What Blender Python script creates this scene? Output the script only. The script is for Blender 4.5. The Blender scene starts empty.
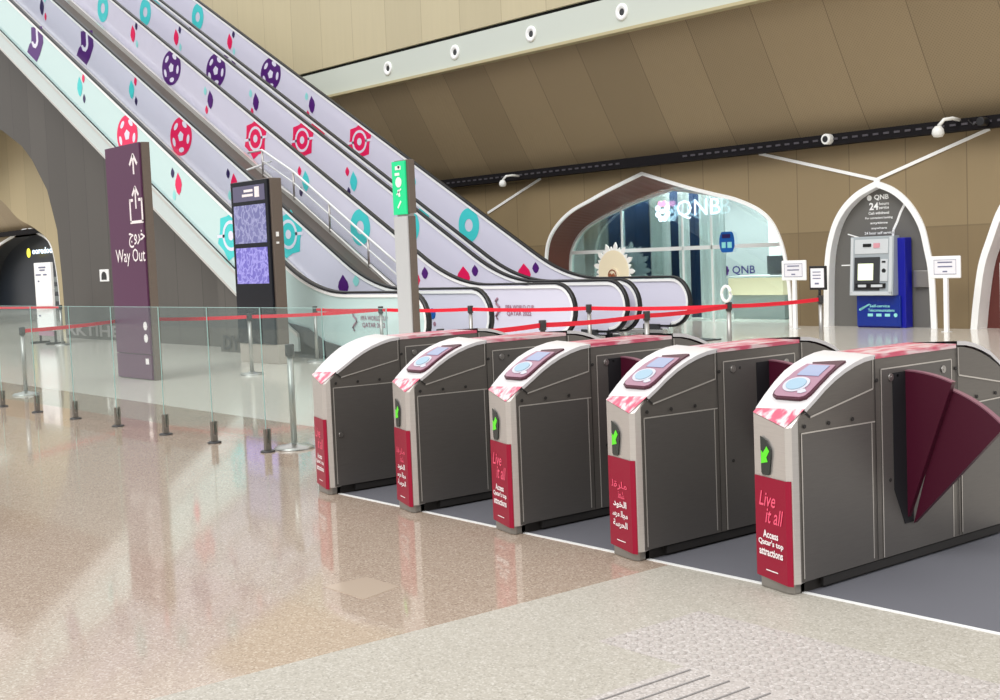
import bpy, bmesh, math, random
from math import sin, cos, pi, radians, tan
from mathutils import Vector, Matrix
random.seed(4)
SC = bpy.context.scene
COL = SC.collection
# ---------------------------------------------------------------- frame: (a, b, z) -> world; a = away along the gates, b = along the gate row
def W(p): return Vector((-p[1], p[0], p[2]))

# ---------------------------------------------------------------- materials
def mat(name, col, rough=.5, metal=0., spec=.5, emit=None, es=0., alpha=None, trans=0., coat=0.):
    m = bpy.data.materials.new(name); m.use_nodes = True
    b = m.node_tree.nodes['Principled BSDF']
    b.inputs['Base Color'].default_value = (*col, 1)
    b.inputs['Roughness'].default_value = rough
    b.inputs['Metallic'].default_value = metal
    b.inputs['Specular IOR Level'].default_value = spec
    if coat: b.inputs['Coat Weight'].default_value = coat; b.inputs['Coat Roughness'].default_value = .05
    if trans: b.inputs['Transmission Weight'].default_value = trans
    if emit: b.inputs['Emission Color'].default_value = (*emit, 1); b.inputs['Emission Strength'].default_value = es
    return m
def bs(m): return m.node_tree.nodes['Principled BSDF']
def N(m, t, **kw):
    n = m.node_tree.nodes.new(t)
    for k, v in kw.items(): setattr(n, k, v)
    return n
def LK(m, a, b): m.node_tree.links.new(a, b)
def s2l(r, g, b):
    f = lambda c: (c/255/12.92) if c/255 <= .04045 else ((c/255+.055)/1.055)**2.4
    return (f(r), f(g), f(b))
def mathn(m, op, a, b=None, c=None):
    n = N(m, 'ShaderNodeMath', operation=op)
    for i, v in enumerate((a, b, c)):
        if v is None: continue
        if isinstance(v, (int, float)): n.inputs[i].default_value = v
        else: LK(m, v, n.inputs[i])
    return n.outputs[0]
def mixc(m, fac, c1, c2):
    n = N(m, 'ShaderNodeMix', data_type='RGBA')
    if isinstance(fac, (int, float)): n.inputs[0].default_value = fac
    else: LK(m, fac, n.inputs[0])
    for i, c in ((6, c1), (7, c2)):
        if isinstance(c, tuple): n.inputs[i].default_value = (*c, 1)
        else: LK(m, c, n.inputs[i])
    return n.outputs[2]
def pos(m):
    g = N(m, 'ShaderNodeNewGeometry'); s = N(m, 'ShaderNodeSeparateXYZ'); LK(m, g.outputs['Position'], s.inputs[0])
    return g.outputs['Position'], s.outputs[0], s.outputs[1], s.outputs[2]
def noise(m, vec, scale, detail=3, rough=.5):
    n = N(m, 'ShaderNodeTexNoise'); n.inputs['Scale'].default_value = scale; n.inputs['Detail'].default_value = detail
    n.inputs['Roughness'].default_value = rough
    if vec is not None: LK(m, vec, n.inputs['Vector'])
    return n.outputs['Fac']
def ramp(m, fac, stops):
    r = N(m, 'ShaderNodeValToRGB'); LK(m, fac, r.inputs[0]); e = r.color_ramp.elements
    while len(e) < len(stops): e.new(.5)
    for x, (p, c) in zip(e, stops): x.position = p; x.color = (*c, 1)
    return r.outputs[0]

def terrazzo(name, base, dark, light, rough, spec=.5):
    m = mat(name, base, rough, spec=spec); P, x, y, z = pos(m)
    v = N(m, 'ShaderNodeTexVoronoi'); v.inputs['Scale'].default_value = 130; LK(m, P, v.inputs['Vector'])
    sp = N(m, 'ShaderNodeSeparateColor'); LK(m, v.outputs['Color'], sp.inputs[0])
    c = ramp(m, sp.outputs[0], [(0, dark), (.25, base), (.7, base), (1, light)])
    n2 = noise(m, P, 1.1, 4); c2 = mixc(m, mathn(m, 'MULTIPLY', n2, .35), c, tuple(k*.82 for k in base))
    LK(m, c2, bs(m).inputs['Base Color'])
    return m
M = {}
M['floor'] = terrazzo('polished_terrazzo', s2l(176, 157, 140), s2l(148, 128, 112), s2l(206, 192, 176), .065, .55)
M['floor_far'] = terrazzo('pale_terrazzo', s2l(222, 216, 204), s2l(200, 192, 178), s2l(238, 232, 222), .12, .4)  # far terrazzo, bright reflections put into a paler colour
M['band'] = terrazzo('matte_terrazzo', s2l(178, 172, 160), s2l(150, 144, 132), s2l(204, 199, 190), .45, .3)
M['matting'] = mat('grey_matting', s2l(88, 88, 94), .75, spec=.25)
def _mt():
    m = M['matting']; P, x, y, z = pos(m)
    c = ramp(m, noise(m, P, 260, 2), [(.3, s2l(78, 78, 84)), (.7, s2l(118, 118, 124))])
    c = mixc(m, mathn(m, 'MULTIPLY', noise(m, P, 2.2, 3), .4), c, s2l(112, 112, 118)); LK(m, c, bs(m).inputs['Base Color'])
_mt()
M['line'] = mat('white_strip', s2l(240, 240, 238), .35)
def panelled(name, base, seam, pitch, rough=.5, off=0., hj=None, metal=.0, var=.12):
    """vertical cladding panels: seams every pitch metres along b, an optional joint height above which the panels are paler"""
    m = mat(name, base, rough, metal); P, x, y, z = pos(m)
    u = mathn(m, 'MULTIPLY', mathn(m, 'ADD', x, off), 1/pitch)
    fr = mathn(m, 'FRACT', u); fl = mathn(m, 'FLOOR', u)
    w = N(m, 'ShaderNodeTexWhiteNoise', noise_dimensions='1D'); LK(m, fl, w.inputs['W'])
    c = mixc(m, w.outputs[0], base, tuple(k*(1-var*2) for k in base))
    st = N(m, 'ShaderNodeMapping'); st.inputs['Scale'].default_value = (6, 6, .35); LK(m, P, st.inputs[0])
    c = mixc(m, mathn(m, 'MULTIPLY', noise(m, st.outputs[0], 1.5, 4), .35), c, tuple(k*.72 for k in base))
    if hj:
        for h, colr in hj: c = mixc(m, mathn(m, 'MULTIPLY', mathn(m, 'GREATER_THAN', z, h), .55), c, colr)
        j = mathn(m, 'LESS_THAN', mathn(m, 'ABSOLUTE', mathn(m, 'SUBTRACT', z, hj[0][0])), .012)
        c = mixc(m, mathn(m, 'MULTIPLY', j, .5), c, seam)
    s = mathn(m, 'LESS_THAN', fr, .012/pitch*1.6)
    c = mixc(m, mathn(m, 'MULTIPLY', s, .75), c, seam)
    LK(m, c, bs(m).inputs['Base Color'])
    return m
M['wall'] = panelled('beige_wall_panels', s2l(134, 115, 84), s2l(104, 88, 64), 1.15, .55, .35, [(1.72, s2l(150, 131, 98))], 0, .07)
M['soffit'] = panelled('perforated_soffit', s2l(166, 146, 114), s2l(112, 96, 74), 1.5, .5, .2, None, .1, .1)
def _perf():
    m = M['soffit']; P, x, y, z = pos(m)
    sx = mathn(m, 'SINE', mathn(m, 'MULTIPLY', x, 105.)); sz = mathn(m, 'SINE', mathn(m, 'MULTIPLY', z, 125.))
    d = mathn(m, 'GREATER_THAN', mathn(m, 'MULTIPLY', sx, sz), .35)
    old = bs(m).inputs['Base Color'].links[0].from_socket
    LK(m, mixc(m, mathn(m, 'MULTIPLY', d, .3), old, s2l(100, 84, 60)), bs(m).inputs['Base Color'])
_perf()
M['upper'] = panelled('upper_beige_cladding', s2l(206, 194, 160), s2l(165, 150, 118), 1.45, .55, .1, None, 0, .05)
M['greywall'] = panelled('dark_grey_cladding', s2l(92, 88, 83), s2l(52, 48, 46), 1.1, .5, .3, None, .1, .1)
M['beam'] = mat('pale_beam', s2l(206, 212, 202), .45)
M['beamlip'] = mat('ochre_lip', s2l(190, 178, 140), .5)
M['black'] = mat('black_rubber', s2l(28, 28, 30), .4)
M['blackgap'] = mat('deep_black', s2l(12, 12, 13), .8)
M['rail'] = mat('black_rail', s2l(18, 15, 18), .8, spec=.2)
M['railslot'] = mat('rail_slot', s2l(70, 66, 72), .6)
M['white'] = mat('white_paint', s2l(250, 250, 248), .4)
M['palegrey'] = mat('pale_grey_face', s2l(196, 196, 196), .4)
M['whitemetal'] = mat('white_metal', s2l(228, 230, 228), .3, .1)
M['esc'] = mat('escalator_panel', s2l(224, 222, 238), .22, coat=.3)
M['esc_teal'] = mat('escalator_outer_panel', s2l(206, 232, 230), .18, coat=.4)  # white panel with teal reflections tinted into its colour
M['esc_trim'] = mat('escalator_metal_trim', s2l(214, 212, 206), .3, .4)
M['esc_border'] = mat('escalator_cladding', s2l(206, 216, 214), .3, .1)
M['plinth'] = mat('dark_plinth', s2l(62, 64, 66), .4, .2)
M['stairdeck'] = mat('stair_deck', s2l(86, 78, 70), .5)
M['tread'] = mat('step_tread', s2l(70, 70, 72), .4, .6)
M['steel'] = mat('brushed_steel', s2l(178, 174, 170), .32, .9)
def brushed(name, c1, c2, rough, metal):
    m = mat(name, c1, rough, metal); P, x, y, z = pos(m)
    st = N(m, 'ShaderNodeMapping'); st.inputs['Scale'].default_value = (3, 3, 60); LK(m, P, st.inputs[0])
    LK(m, mixc(m, noise(m, st.outputs[0], 4, 3), c1, c2), bs(m).inputs['Base Color'])
    return m
M['gate'] = brushed('gate_stainless', s2l(122, 117, 111), s2l(108, 103, 98), .38, .5)  # stainless darkened in its base colour for the dark surroundings it mirrors
M['gatedark'] = brushed('gate_panel', s2l(112, 108, 104), s2l(101, 97, 94), .42, .5)  # side panels, dark reflections likewise put into the colour
M['gatelight'] = brushed('gate_front_stainless', s2l(214, 208, 202), s2l(196, 190, 184), .3, .55)
M['seamline'] = mat('bright_seam', s2l(206, 200, 192), .35, .5)
M['seamdark'] = mat('dark_seam', s2l(40, 37, 35), .6)
M['gatewhite'] = mat('gate_white_cover', s2l(212, 208, 208), .35, coat=.2)
M['clamp'] = mat('clamp_steel', s2l(124, 118, 110), .4, .5)
M['base'] = mat('gate_base', s2l(66, 62, 58), .45, .6)
M['foot'] = mat('gate_foot', s2l(150, 146, 140), .4, .6)
M['banner'] = mat('crimson_banner', s2l(150, 14, 48), .4, spec=.3)
M['bannertext'] = mat('pink_script', s2l(250, 92, 124), .4)
M['textwhite'] = mat('white_text', s2l(250, 240, 240), .4)
M['flap'] = mat('maroon_flap', s2l(70, 10, 34), .4)
M['flapedge'] = mat('mauve_flap_edge', s2l(128, 82, 96), .4)
M['slot'] = mat('slot_black', s2l(14, 12, 18), .7)  # black for the flap slot and the shadow painted beside it
M['mauve'] = mat('mauve_reader', s2l(160, 118, 136), .35)
M['screen'] = mat('reader_screen', s2l(140, 150, 178), .2, emit=s2l(140, 150, 190), es=.08)
M['pad'] = mat('reader_pad', s2l(150, 178, 196), .25)
M['padring'] = mat('reader_ring', s2l(196, 196, 206), .3)
M['green'] = mat('green_arrow', s2l(90, 200, 40), .4, emit=s2l(80, 220, 30), es=.3)
M['displayblack'] = mat('display_black', s2l(40, 48, 44), .25)
def pattern(name):
    m = mat(name, s2l(236, 120, 140), .3, coat=.2); P, x, y, z = pos(m)
    mp = N(m, 'ShaderNodeMapping'); mp.inputs['Scale'].default_value = (16, 4, 16); mp.inputs['Rotation'].default_value = (0, .5, .6); LK(m, P, mp.inputs[0])
    f = noise(m, mp.outputs[0], 1.5, 2)
    LK(m, ramp(m, f, [(0, s2l(206, 60, 92)), (.42, s2l(214, 84, 112)), (.5, s2l(226, 150, 162)), (.58, s2l(232, 208, 208)), (1, s2l(216, 130, 146))]), bs(m).inputs['Base Color'])
    return m
M['pattern'] = pattern('pink_swirl_wrap')
M['glass'] = None
def glassmat(name, tint, alpha_t, rough=.0, fres=1.45):
    m = bpy.data.materials.new(name); m.use_nodes = True; nt = m.node_tree; nt.nodes.clear()
    o = nt.nodes.new('ShaderNodeOutputMaterial'); t = nt.nodes.new('ShaderNodeBsdfTransparent'); g = nt.nodes.new('ShaderNodeBsdfGlossy')
    t.inputs[0].default_value = (*tint, 1); g.inputs['Roughness'].default_value = rough; g.inputs[0].default_value = (.9, 1, .98, 1)
    f = nt.nodes.new('ShaderNodeFresnel'); f.inputs[0].default_value = fres
    mx = nt.nodes.new('ShaderNodeMixShader'); sc = nt.nodes.new('ShaderNodeMath'); sc.operation = 'MULTIPLY'; sc.inputs[1].default_value = alpha_t
    nt.links.new(f.outputs[0], sc.inputs[0]); nt.links.new(sc.outputs[0], mx.inputs[0]); nt.links.new(t.outputs[0], mx.inputs[1]); nt.links.new(g.outputs[0], mx.inputs[2])
    nt.links.new(mx.outputs[0], o.inputs[0]); return m
M['glass'] = glassmat('barrier_glass', (.95, .985, .98), .22)
M['shopglass'] = glassmat('shop_glass', (.90, .95, .95), .7)
M['railglass'] = glassmat('rail_glass', (.97, .98, .98), .12)
M['glassedge'] = mat('glass_edge', s2l(176, 214, 208), .2)
M['belt'] = mat('red_belt', s2l(226, 20, 48), .5)
M['post'] = mat('satin_post', s2l(168, 166, 162), .3, .8)
M['postcap'] = mat('dark_cap', s2l(48, 46, 46), .4)
M['plum'] = mat('plum_sign_face', s2l(86, 42, 76), .4)
M['taupe'] = brushed('taupe_side', s2l(120, 108, 98), s2l(104, 92, 84), .45, .3)
M['gscreen'] = mat('kiosk_black_glass', s2l(14, 16, 26), .15, spec=.3)
def mapscreen(name, c1, c2):
    m = mat(name, c1, .08, coat=.5); P, x, y, z = pos(m)
    f = noise(m, P, 9, 3); c = ramp(m, f, [(0, c1), (.45, c1), (.5, c2), (.62, c1), (1, c2)]); LK(m, c, bs(m).inputs['Base Color'])
    LK(m, c, bs(m).inputs['Emission Color']); bs(m).inputs['Emission Strength'].default_value = .5
    return m
M['map'] = mapscreen('map_screen', s2l(92, 92, 138), s2l(136, 136, 172))
M['map2'] = mapscreen('lower_map_screen', s2l(96, 88, 168), s2l(146, 140, 204))
M['header'] = mat('header_screen', s2l(84, 80, 104), .1, emit=s2l(84, 80, 104), es=.3)
M['signgreen'] = mat('exit_green', s2l(26, 196, 130), .3, emit=s2l(20, 190, 120), es=.35)
M['navy'] = mat('atm_blue', s2l(12, 44, 138), .3, coat=.3)
M['navyside'] = mat('atm_blue_side', s2l(14, 20, 150), .3)
M['silver'] = mat('atm_silver', s2l(176, 184, 188), .35, .3)
M['silverlight'] = mat('atm_light_silver', s2l(214, 218, 220), .35, .2)
M['atmscreen'] = mat('atm_screen', s2l(228, 236, 200), .2, emit=s2l(228, 236, 200), es=.5)
M['niche'] = mat('niche_grey', s2l(104, 102, 98), .5)
M['brown'] = mat('brown_reveal', s2l(104, 62, 52), .4)
M['door'] = mat('brown_door', s2l(96, 44, 38), .4)
M['purple'] = mat('print_purple', s2l(82, 22, 116), .35)
M['navyp'] = mat('print_navy', s2l(44, 24, 84), .35)
M['red'] = mat('print_crimson', s2l(238, 24, 92), .35)
M['teal'] = mat('print_teal', s2l(72, 212, 212), .35)
M['paleteal'] = mat('print_pale_teal', s2l(150, 226, 222), .35)
M['printw'] = mat('print_white', s2l(232, 230, 244), .35)
M['bankwhite'] = mat('curtain_white', s2l(214, 222, 220), .6)
M['bankgrey'] = mat('interior_grey', s2l(168, 176, 176), .6)
M['bankdark'] = mat('interior_navy', s2l(18, 44, 78), .4)
M['bankfloor'] = mat('interior_floor', s2l(190, 200, 196), .2)
M['signlit'] = mat('lit_sign', s2l(225, 240, 255), .3, emit=s2l(215, 235, 255), es=1.0)
M['signpink'] = mat('lit_sign_pink', s2l(235, 150, 190), .3, emit=s2l(235, 150, 190), es=1.1)
M['signred'] = mat('dull_pink', s2l(214, 150, 160), .5)
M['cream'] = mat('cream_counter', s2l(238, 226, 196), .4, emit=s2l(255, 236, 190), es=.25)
M['indigo'] = mat('indigo_letters', s2l(44, 36, 120), .4)
M['gold'] = mat('cream_petals', s2l(240, 226, 196), .5); M['petal'] = mat('pale_petals', s2l(244, 240, 236), .5)
M['copper'] = mat('copper_core', s2l(150, 84, 50), .4)
M['sticker'] = mat('blue_sticker', s2l(20, 90, 170), .3)
M['paper'] = mat('sign_paper', s2l(238, 236, 240), .5)
M['ink'] = mat('ink', s2l(110, 112, 140), .5)
M['shopdark'] = mat('shop_dark', s2l(34, 40, 48), .3)
M['shopsh'] = mat('shop_shelf', s2l(120, 128, 126), .4)
M['yellow'] = mat('sign_yellow', s2l(240, 230, 70), .4, emit=s2l(240, 230, 60), es=1.2)
M['camwhite'] = mat('camera_white', s2l(232, 232, 228), .35)
M['stonelett'] = mat('grey_letters', s2l(140, 134, 132), .5)
M['darklett'] = mat('dark_letters', s2l(58, 56, 56), .5)
M['cover'] = mat('floor_plate', s2l(186, 168, 150), .12, spec=.6)
M['beige_cap'] = mat('beige_plate', s2l(188, 178, 168), .4, .3)

# ---------------------------------------------------------------- mesh helpers, all points (a, b, z)
class MB:
    def __init__(s): s.v = []; s.f = []; s.mi = []; s.m = 0; s.smooth = set()
    def mat(s, i): s.m = i; return s
    def add(s, pts, faces, smooth=False):
        n = len(s.v); s.v += [Vector(p) for p in pts]
        for f in faces:
            if smooth: s.smooth.add(len(s.f))
            s.f.append([n+i for i in f]); s.mi.append(s.m)
        return s
    def box(s, a0, a1, b0, b1, z0, z1):
        p = [(a, b, z) for z in (z0, z1) for a, b in ((a0, b0), (a1, b0), (a1, b1), (a0, b1))]
        return s.add(p, [(3, 2, 1, 0), (4, 5, 6, 7), (0, 1, 5, 4), (1, 2, 6, 5), (2, 3, 7, 6), (3, 0, 4, 7)])
    def prism(s, pts, off):
        """planar polygon (may be concave) swept along off"""
        n = len(pts); off = Vector(off); P = [Vector(p) for p in pts]
        Q = [p+off for p in P]
        return s.add(P+Q, [tuple(range(n))[::-1], tuple(range(n, 2*n))] + [(i, (i+1) % n, n+(i+1) % n, n+i) for i in range(n)])
    def loft(s, A, B, closed=False, smooth=False):
        n = len(A)
        return s.add(list(A)+list(B), [(i, (i+1) % n, n+(i+1) % n, n+i) for i in range(n if closed else n-1)], smooth)
    def sweep(s, path, prof, axis=None, cap=True, smooth=False):
        """prof: 2D (side, up) points swept along path; side axis constant if given"""
        rings = []
        P = [Vector(p) for p in path]
        for i, p in enumerate(P):
            t = (P[min(i+1, len(P)-1)]-P[max(i-1, 0)]).normalized()
            sd = Vector(axis) if axis else t.cross(Vector((0, 0, 1)))
            if sd.length < 1e-4: sd = Vector((1, 0, 0))
            sd = sd.normalized(); up = sd.cross(t).normalized()
            rings.append([p+sd*x+up*y for x, y in prof])
        k = len(prof); pts = [q for r in rings for q in r]
        fs = [(i*k+j, i*k+(j+1) % k, (i+1)*k+(j+1) % k, (i+1)*k+j) for i in range(len(rings)-1) for j in range(k)]
        s.add(pts, fs, smooth)
        if cap: n = len(s.v)-len(pts); s.f.append([n+j for j in range(k)][::-1]); s.mi.append(s.m); s.f.append([n+(len(rings)-1)*k+j for j in range(k)]); s.mi.append(s.m)
        return s
    def tube(s, path, r, k=10): return s.sweep(path, [(r*cos(2*pi*i/k), r*sin(2*pi*i/k)) for i in range(k)], smooth=True)
    def cyl(s, c, r, h, axis='z', k=20, r2=None):
        r2 = r if r2 is None else r2; c = Vector(c)
        d = {'z': ((1, 0, 0), (0, 1, 0), (0, 0, 1)), 'a': ((0, 1, 0), (0, 0, 1), (1, 0, 0)), 'b': ((0, 0, 1), (1, 0, 0), (0, 1, 0))}[axis]
        u, v, w = map(Vector, d)
        A = [c+u*r*cos(2*pi*i/k)+v*r*sin(2*pi*i/k) for i in range(k)]; B = [c+w*h+u*r2*cos(2*pi*i/k)+v*r2*sin(2*pi*i/k) for i in range(k)]
        s.loft(A, B, True, True); s.add(A, [tuple(range(k))[::-1]]); s.add(B, [tuple(range(k))]); return s
    def lathe(s, c, prof, k=24):
        c = Vector(c); rings = [[c+Vector((r*cos(2*pi*i/k), r*sin(2*pi*i/k), z)) for i in range(k)] for r, z in prof]
        for A, B in zip(rings, rings[1:]): s.loft(A, B, True, True)
        return s
    def sphere(s, c, r, k=16, sc=(1, 1, 1)):
        c = Vector(c); rings = [[c+Vector((r*sin(t)*cos(2*pi*i/k)*sc[0], r*sin(t)*sin(2*pi*i/k)*sc[1], r*cos(t)*sc[2])) for i in range(k)] for t in [pi*j/10 for j in range(11)]]
        for A, B in zip(rings, rings[1:]): s.loft(B, A, True, True)
        return s
def build(name, mb, mats, parent=None, bevel=0., fix=True, xf=None, smooth=False):
    if not isinstance(mats, (list, tuple)): mats = [mats]
    me = bpy.data.meshes.new(name)
    vs = [W(v) for v in mb.v]
    if xf is not None: vs = [xf @ v for v in vs]
    base = Vector((0, 0, 0))
    if parent is not None:
        q = parent
        while q.parent is not None: q = q.parent
        base = q.location.copy()
    if parent is None:
        mn = Vector([min(v[i] for v in vs) for i in range(3)]); mx = Vector([max(v[i] for v in vs) for i in range(3)])
        base = Vector(((mn.x+mx.x)/2, (mn.y+mx.y)/2, mn.z))
    me.from_pydata([v-base for v in vs], [], mb.f)
    for m in mats: me.materials.append(m)
    for i, p in enumerate(me.polygons):
        p.material_index = mb.mi[i]
        if smooth or i in mb.smooth: p.use_smooth = True
    if fix:
        bm = bmesh.new(); bm.from_mesh(me); bmesh.ops.remove_doubles(bm, verts=bm.verts, dist=1e-5)
        bmesh.ops.recalc_face_normals(bm, faces=bm.faces); bm.to_mesh(me); bm.free()
    me.update()
    o = bpy.data.objects.new(name, me); COL.objects.link(o)
    if parent is not None: o.parent = parent
    else: o.location = base
    if bevel:
        b = o.modifiers.new('bevel', 'BEVEL'); b.width = bevel; b.segments = 2; b.limit_method = 'ANGLE'; b.angle_limit = radians(40)
    return o
def tag(o, label=None, cat=None, group=None, kind=None):
    if label: o['label'] = label
    if cat: o['category'] = cat
    if group: o['group'] = group
    if kind: o['kind'] = kind
    return o
def thing(name, p, label, cat, group=None):
    o = bpy.data.objects.new(name, None); COL.objects.link(o); o.location = W(p); o.empty_display_size = .1
    return tag(o, label, cat, group)
def struct(name, mb, mats, **k): return tag(build(name, mb, mats, **k), kind='structure')
# text lying in a plane: O = lower-left corner, X dir, Y dir (a,b,z)
def text_pts(body, size, bold=0., depth=.002):
    c = bpy.data.curves.new('t', 'FONT'); c.body = body; c.size = 1; c.offset = bold; c.extrude = 0; c.resolution_u = 2
    o = bpy.data.objects.new('t', c); COL.objects.link(o); bpy.context.view_layer.update()
    dg = bpy.context.evaluated_depsgraph_get(); me = bpy.data.meshes.new_from_object(o.evaluated_get(dg))
    v = [tuple(x.co) for x in me.vertices]; f = [tuple(p.vertices) for p in me.polygons]
    bpy.data.objects.remove(o); bpy.data.curves.remove(c); bpy.data.meshes.remove(me)
    return v, f
def add_text(mb, body, O, X, Y, width=None, height=None, bold=0., out=.002, slant=0.):
    """text fitted to the box width x height, its centre at O, X and Y unit directions"""
    v, f = text_pts(body, 1, bold)
    if not v: return mb
    x0, x1 = min(p[0] for p in v), max(p[0] for p in v); y0, y1 = min(p[1] for p in v), max(p[1] for p in v)
    sx = width/(x1-x0) if width else None; sy = height/(y1-y0) if height else None
    sx = sx or sy; sy = sy or sx
    O, X, Y = Vector(O), Vector(X), Vector(Y)
    mb.add([O+X*((p[0]-(x0+x1)/2)*sx+slant*(p[1]-(y0+y1)/2)*sy)+Y*((p[1]-(y0+y1)/2)*sy) for p in v], f)
    return mb
FX, FZ = (0, -1, 0), (0, 0, 1)      # reading direction on a surface that faces the camera side

# ================================================================ camera, world, light
cam = bpy.data.cameras.new('camera'); co = bpy.data.objects.new('camera', cam); COL.objects.link(co); SC.camera = co
YAW = radians(50.828415); su, cu = sin(YAW), cos(YAW)
def cw(v): return Vector((cu*v[0]-su*v[1], su*v[0]+cu*v[1], v[2]))
F = cw((0, .99748335, -.07090113)); R = cw((.99919616, -.00284228, -.039987)); U = cw((.04008789, .07084414, .99668153))
mt = Matrix((R, U, -F)).transposed().to_4x4(); mt.translation = Vector((0, 0, 1.5)); co.matrix_world = mt
cam.sensor_width = 36; cam.lens = 1306.13/1000*36; cam.clip_end = 300
SC.view_settings.view_transform = 'Standard'; SC.view_settings.look = 'None'; SC.view_settings.gamma = 1; SC.view_settings.exposure = .45
try: SC.view_settings.use_curve_mapping = False
except Exception: pass
w = bpy.data.worlds.new('hall_daylight'); SC.world = w; w.use_nodes = True
nt = w.node_tree; bg = nt.nodes['Background']
tc = nt.nodes.new('ShaderNodeTexCoord'); sx = nt.nodes.new('ShaderNodeSeparateXYZ'); nt.links.new(tc.outputs['Generated'], sx.inputs[0])
rp = nt.nodes.new('ShaderNodeValToRGB'); nt.links.new(sx.outputs[2], rp.inputs[0])
e = rp.color_ramp.elements; e[0].position = 0; e[0].color = (.34, .335, .33, 1); e[1].position = .6; e[1].color = (1, 1, 1, 1)
nt.links.new(rp.outputs[0], bg.inputs[0]); bg.inputs[1].default_value = 1.05
def area(name, loc, target, sx_, sy_, power, col=(1, 1, 1)):
    l = bpy.data.lights.new(name, 'AREA'); l.shape = 'RECTANGLE'; l.size = sx_; l.size_y = sy_; l.energy = power; l.color = col
    o = bpy.data.objects.new(name, l); COL.objects.link(o); o.location = W(loc)
    d = W(target)-W(loc); o.rotation_euler = d.to_track_quat('-Z', 'Y').to_euler(); return o
sun = bpy.data.lights.new('skylight_sun', 'SUN'); sun.energy = 1.1; sun.angle = radians(35); so = bpy.data.objects.new('skylight_sun', sun); COL.objects.link(so)
so.rotation_euler = (Vector((-.25, .75, -.75))).to_track_quat('-Z', 'Y').to_euler()

# ================================================================ floor
def slab(a0, a1, b0, b1, z0, z1): return MB().box(a0, a1, b0, b1, z0, z1)
f = MB(); f.prism([(-6, -8, 0), (4.5, -8, 0), (4.5, 4.29, 0), (-6, 4.29, 0)], (0, 0, -.1)); struct('floor_matte_band', f, M['band'])
f = MB(); f.box(-6, 4.5, 4.29, 80, -.1, 0); f.box(4.5, 6.25, 7.45, 80, -.1, 0); f.mat(1); f.box(6.25, 30, -8, 80, -.1, 0)
struct('floor', f, [M['floor'], M['floor_far']], fix=False)
f = MB(); f.box(4.5, 6.25, -8, 7.45, -.1, .0); struct('floor_gate_matting', f, M['matting'])
f = MB(); f.box(4.488, 4.512, -8, 7.45, 0, .003); struct('trim_1', f, M['line'])
f = MB(); f.box(6.235, 6.26, -8, 7.45, 0, .003); struct('trim_2', f, M['line'])
M['stud'] = mat('tactile_stud', s2l(174, 167, 161), .4); M['bar'] = mat('tactile_bar', s2l(136, 132, 130), .5); M['tile'] = terrazzo('tactile_tile', s2l(184, 176, 170), s2l(150, 144, 140), s2l(212, 206, 202), .5, .3)
f = MB(); f.box(3.40, 3.98, 2.1, 3.64, 0, .0015); f.box(2.0, 3.40, 2.1, 3.19, 0, .0015); struct('floor_tactile_tiles', f, M['tile'])
f = MB()
for i in range(9):
    for j in range(24):
        c = (3.44+i*.0625, 3.61-j*.0625, .0015); f.mat(0); f.lathe(c, [(.016, 0), (.014, .006), (.009, .009), (0.0005, .009)], 10)
f.mat(1)
for j in range(12):
    b = 3.145-j*.09; f.box(2.0, 3.38, b-.0035, b+.0035, .001, .005)
struct('floor_tactile_studs', f, [M['stud'], M['bar']])
t = MB(); t.prism([(3.12, 4.86, .0), (3.36, 4.93, .0), (3.36, 5.2, .0), (3.12, 5.2, .0)], (0, 0, .002)); struct('floor_inspection_cover', t, M['cover'])

# ================================================================ far wall with arches (a = 19.7)
AW = 19.7
def arch(center, half, spring, apex, n=7):
    """(b,z) outline from the left foot (large b) over the pointed top to the right foot"""
    L = [(center+half, 0), (center+half*.99, spring*.5)]
    for i in range(n+1):
        t = i/n; L.append((center+half*(1-t)**.75 if t < 1 else center, spring+(apex-spring)*(t**.75)))
    Rr = [(2*center-b, z) for b, z in L[:-1]][::-1]
    return L+Rr
QO = [(22.46, 0), (22.44, .7), (22.403, 1.442), (22.284, 1.851), (21.98, 2.186), (21.498, 2.474), (20.85, 2.69), (20.234, 2.884), (19.261, 3.151), (18.06, 2.797), (17.3, 2.6), (16.759, 2.466), (16.215, 2.247), (15.887, 1.992), (15.667, 1.615), (15.549, 1.193), (15.471, .563), (15.455, 0)]
QI = [(22.40, 0), (22.4, .7), (22.38, 1.38), (22.22, 1.76), (21.88, 2.06), (21.35, 2.28), (20.75, 2.45), (20.15, 2.6), (19.1, 2.80), (18.0, 2.62), (17.3, 2.47), (16.75, 2.36), (16.25, 2.17), (15.93, 1.94), (15.72, 1.57), (15.6, 1.17), (15.53, .55), (15.51, 0)]
def smooth_path(P, k=5):
    out = []
    ap = max(range(len(P)), key=lambda i: P[i][1])
    for i in range(len(P)-1):
        seg = (0, ap) if i < ap else (ap, len(P)-1)
        p1, p2 = Vector(P[i]), Vector(P[i+1]); p0 = Vector(P[max(i-1, seg[0])]); p3 = Vector(P[min(i+2, seg[1])])
        for j in range(k):
            t = j/k; q = .5*((2*p1)+(p2-p0)*t+(2*p0-5*p1+4*p2-p3)*t*t+(3*p1-p0-3*p2+p3)*t**3); out.append((q.x, max(0, q.y)))
    return out+[P[-1]]
AO = [(14.746, 0), (14.70, 1.114), (14.574, 1.696), (14.355, 2.092), (14.007, 2.386), (13.568, 2.57), (13.209, 2.42), (12.898, 2.16), (12.654, 1.782), (12.536, 1.342), (12.46, .9), (12.425, 0)]
RO = [(11.80, 0), (11.746, .466), (11.647, 1.051), (11.498, 1.468), (11.262, 2.0), (10.9, 2.36), (10.4, 2.6), (9.9, 2.36), (9.54, 2.0), (9.3, 1.468), (9.15, .9), (9.0, 0)]
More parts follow.
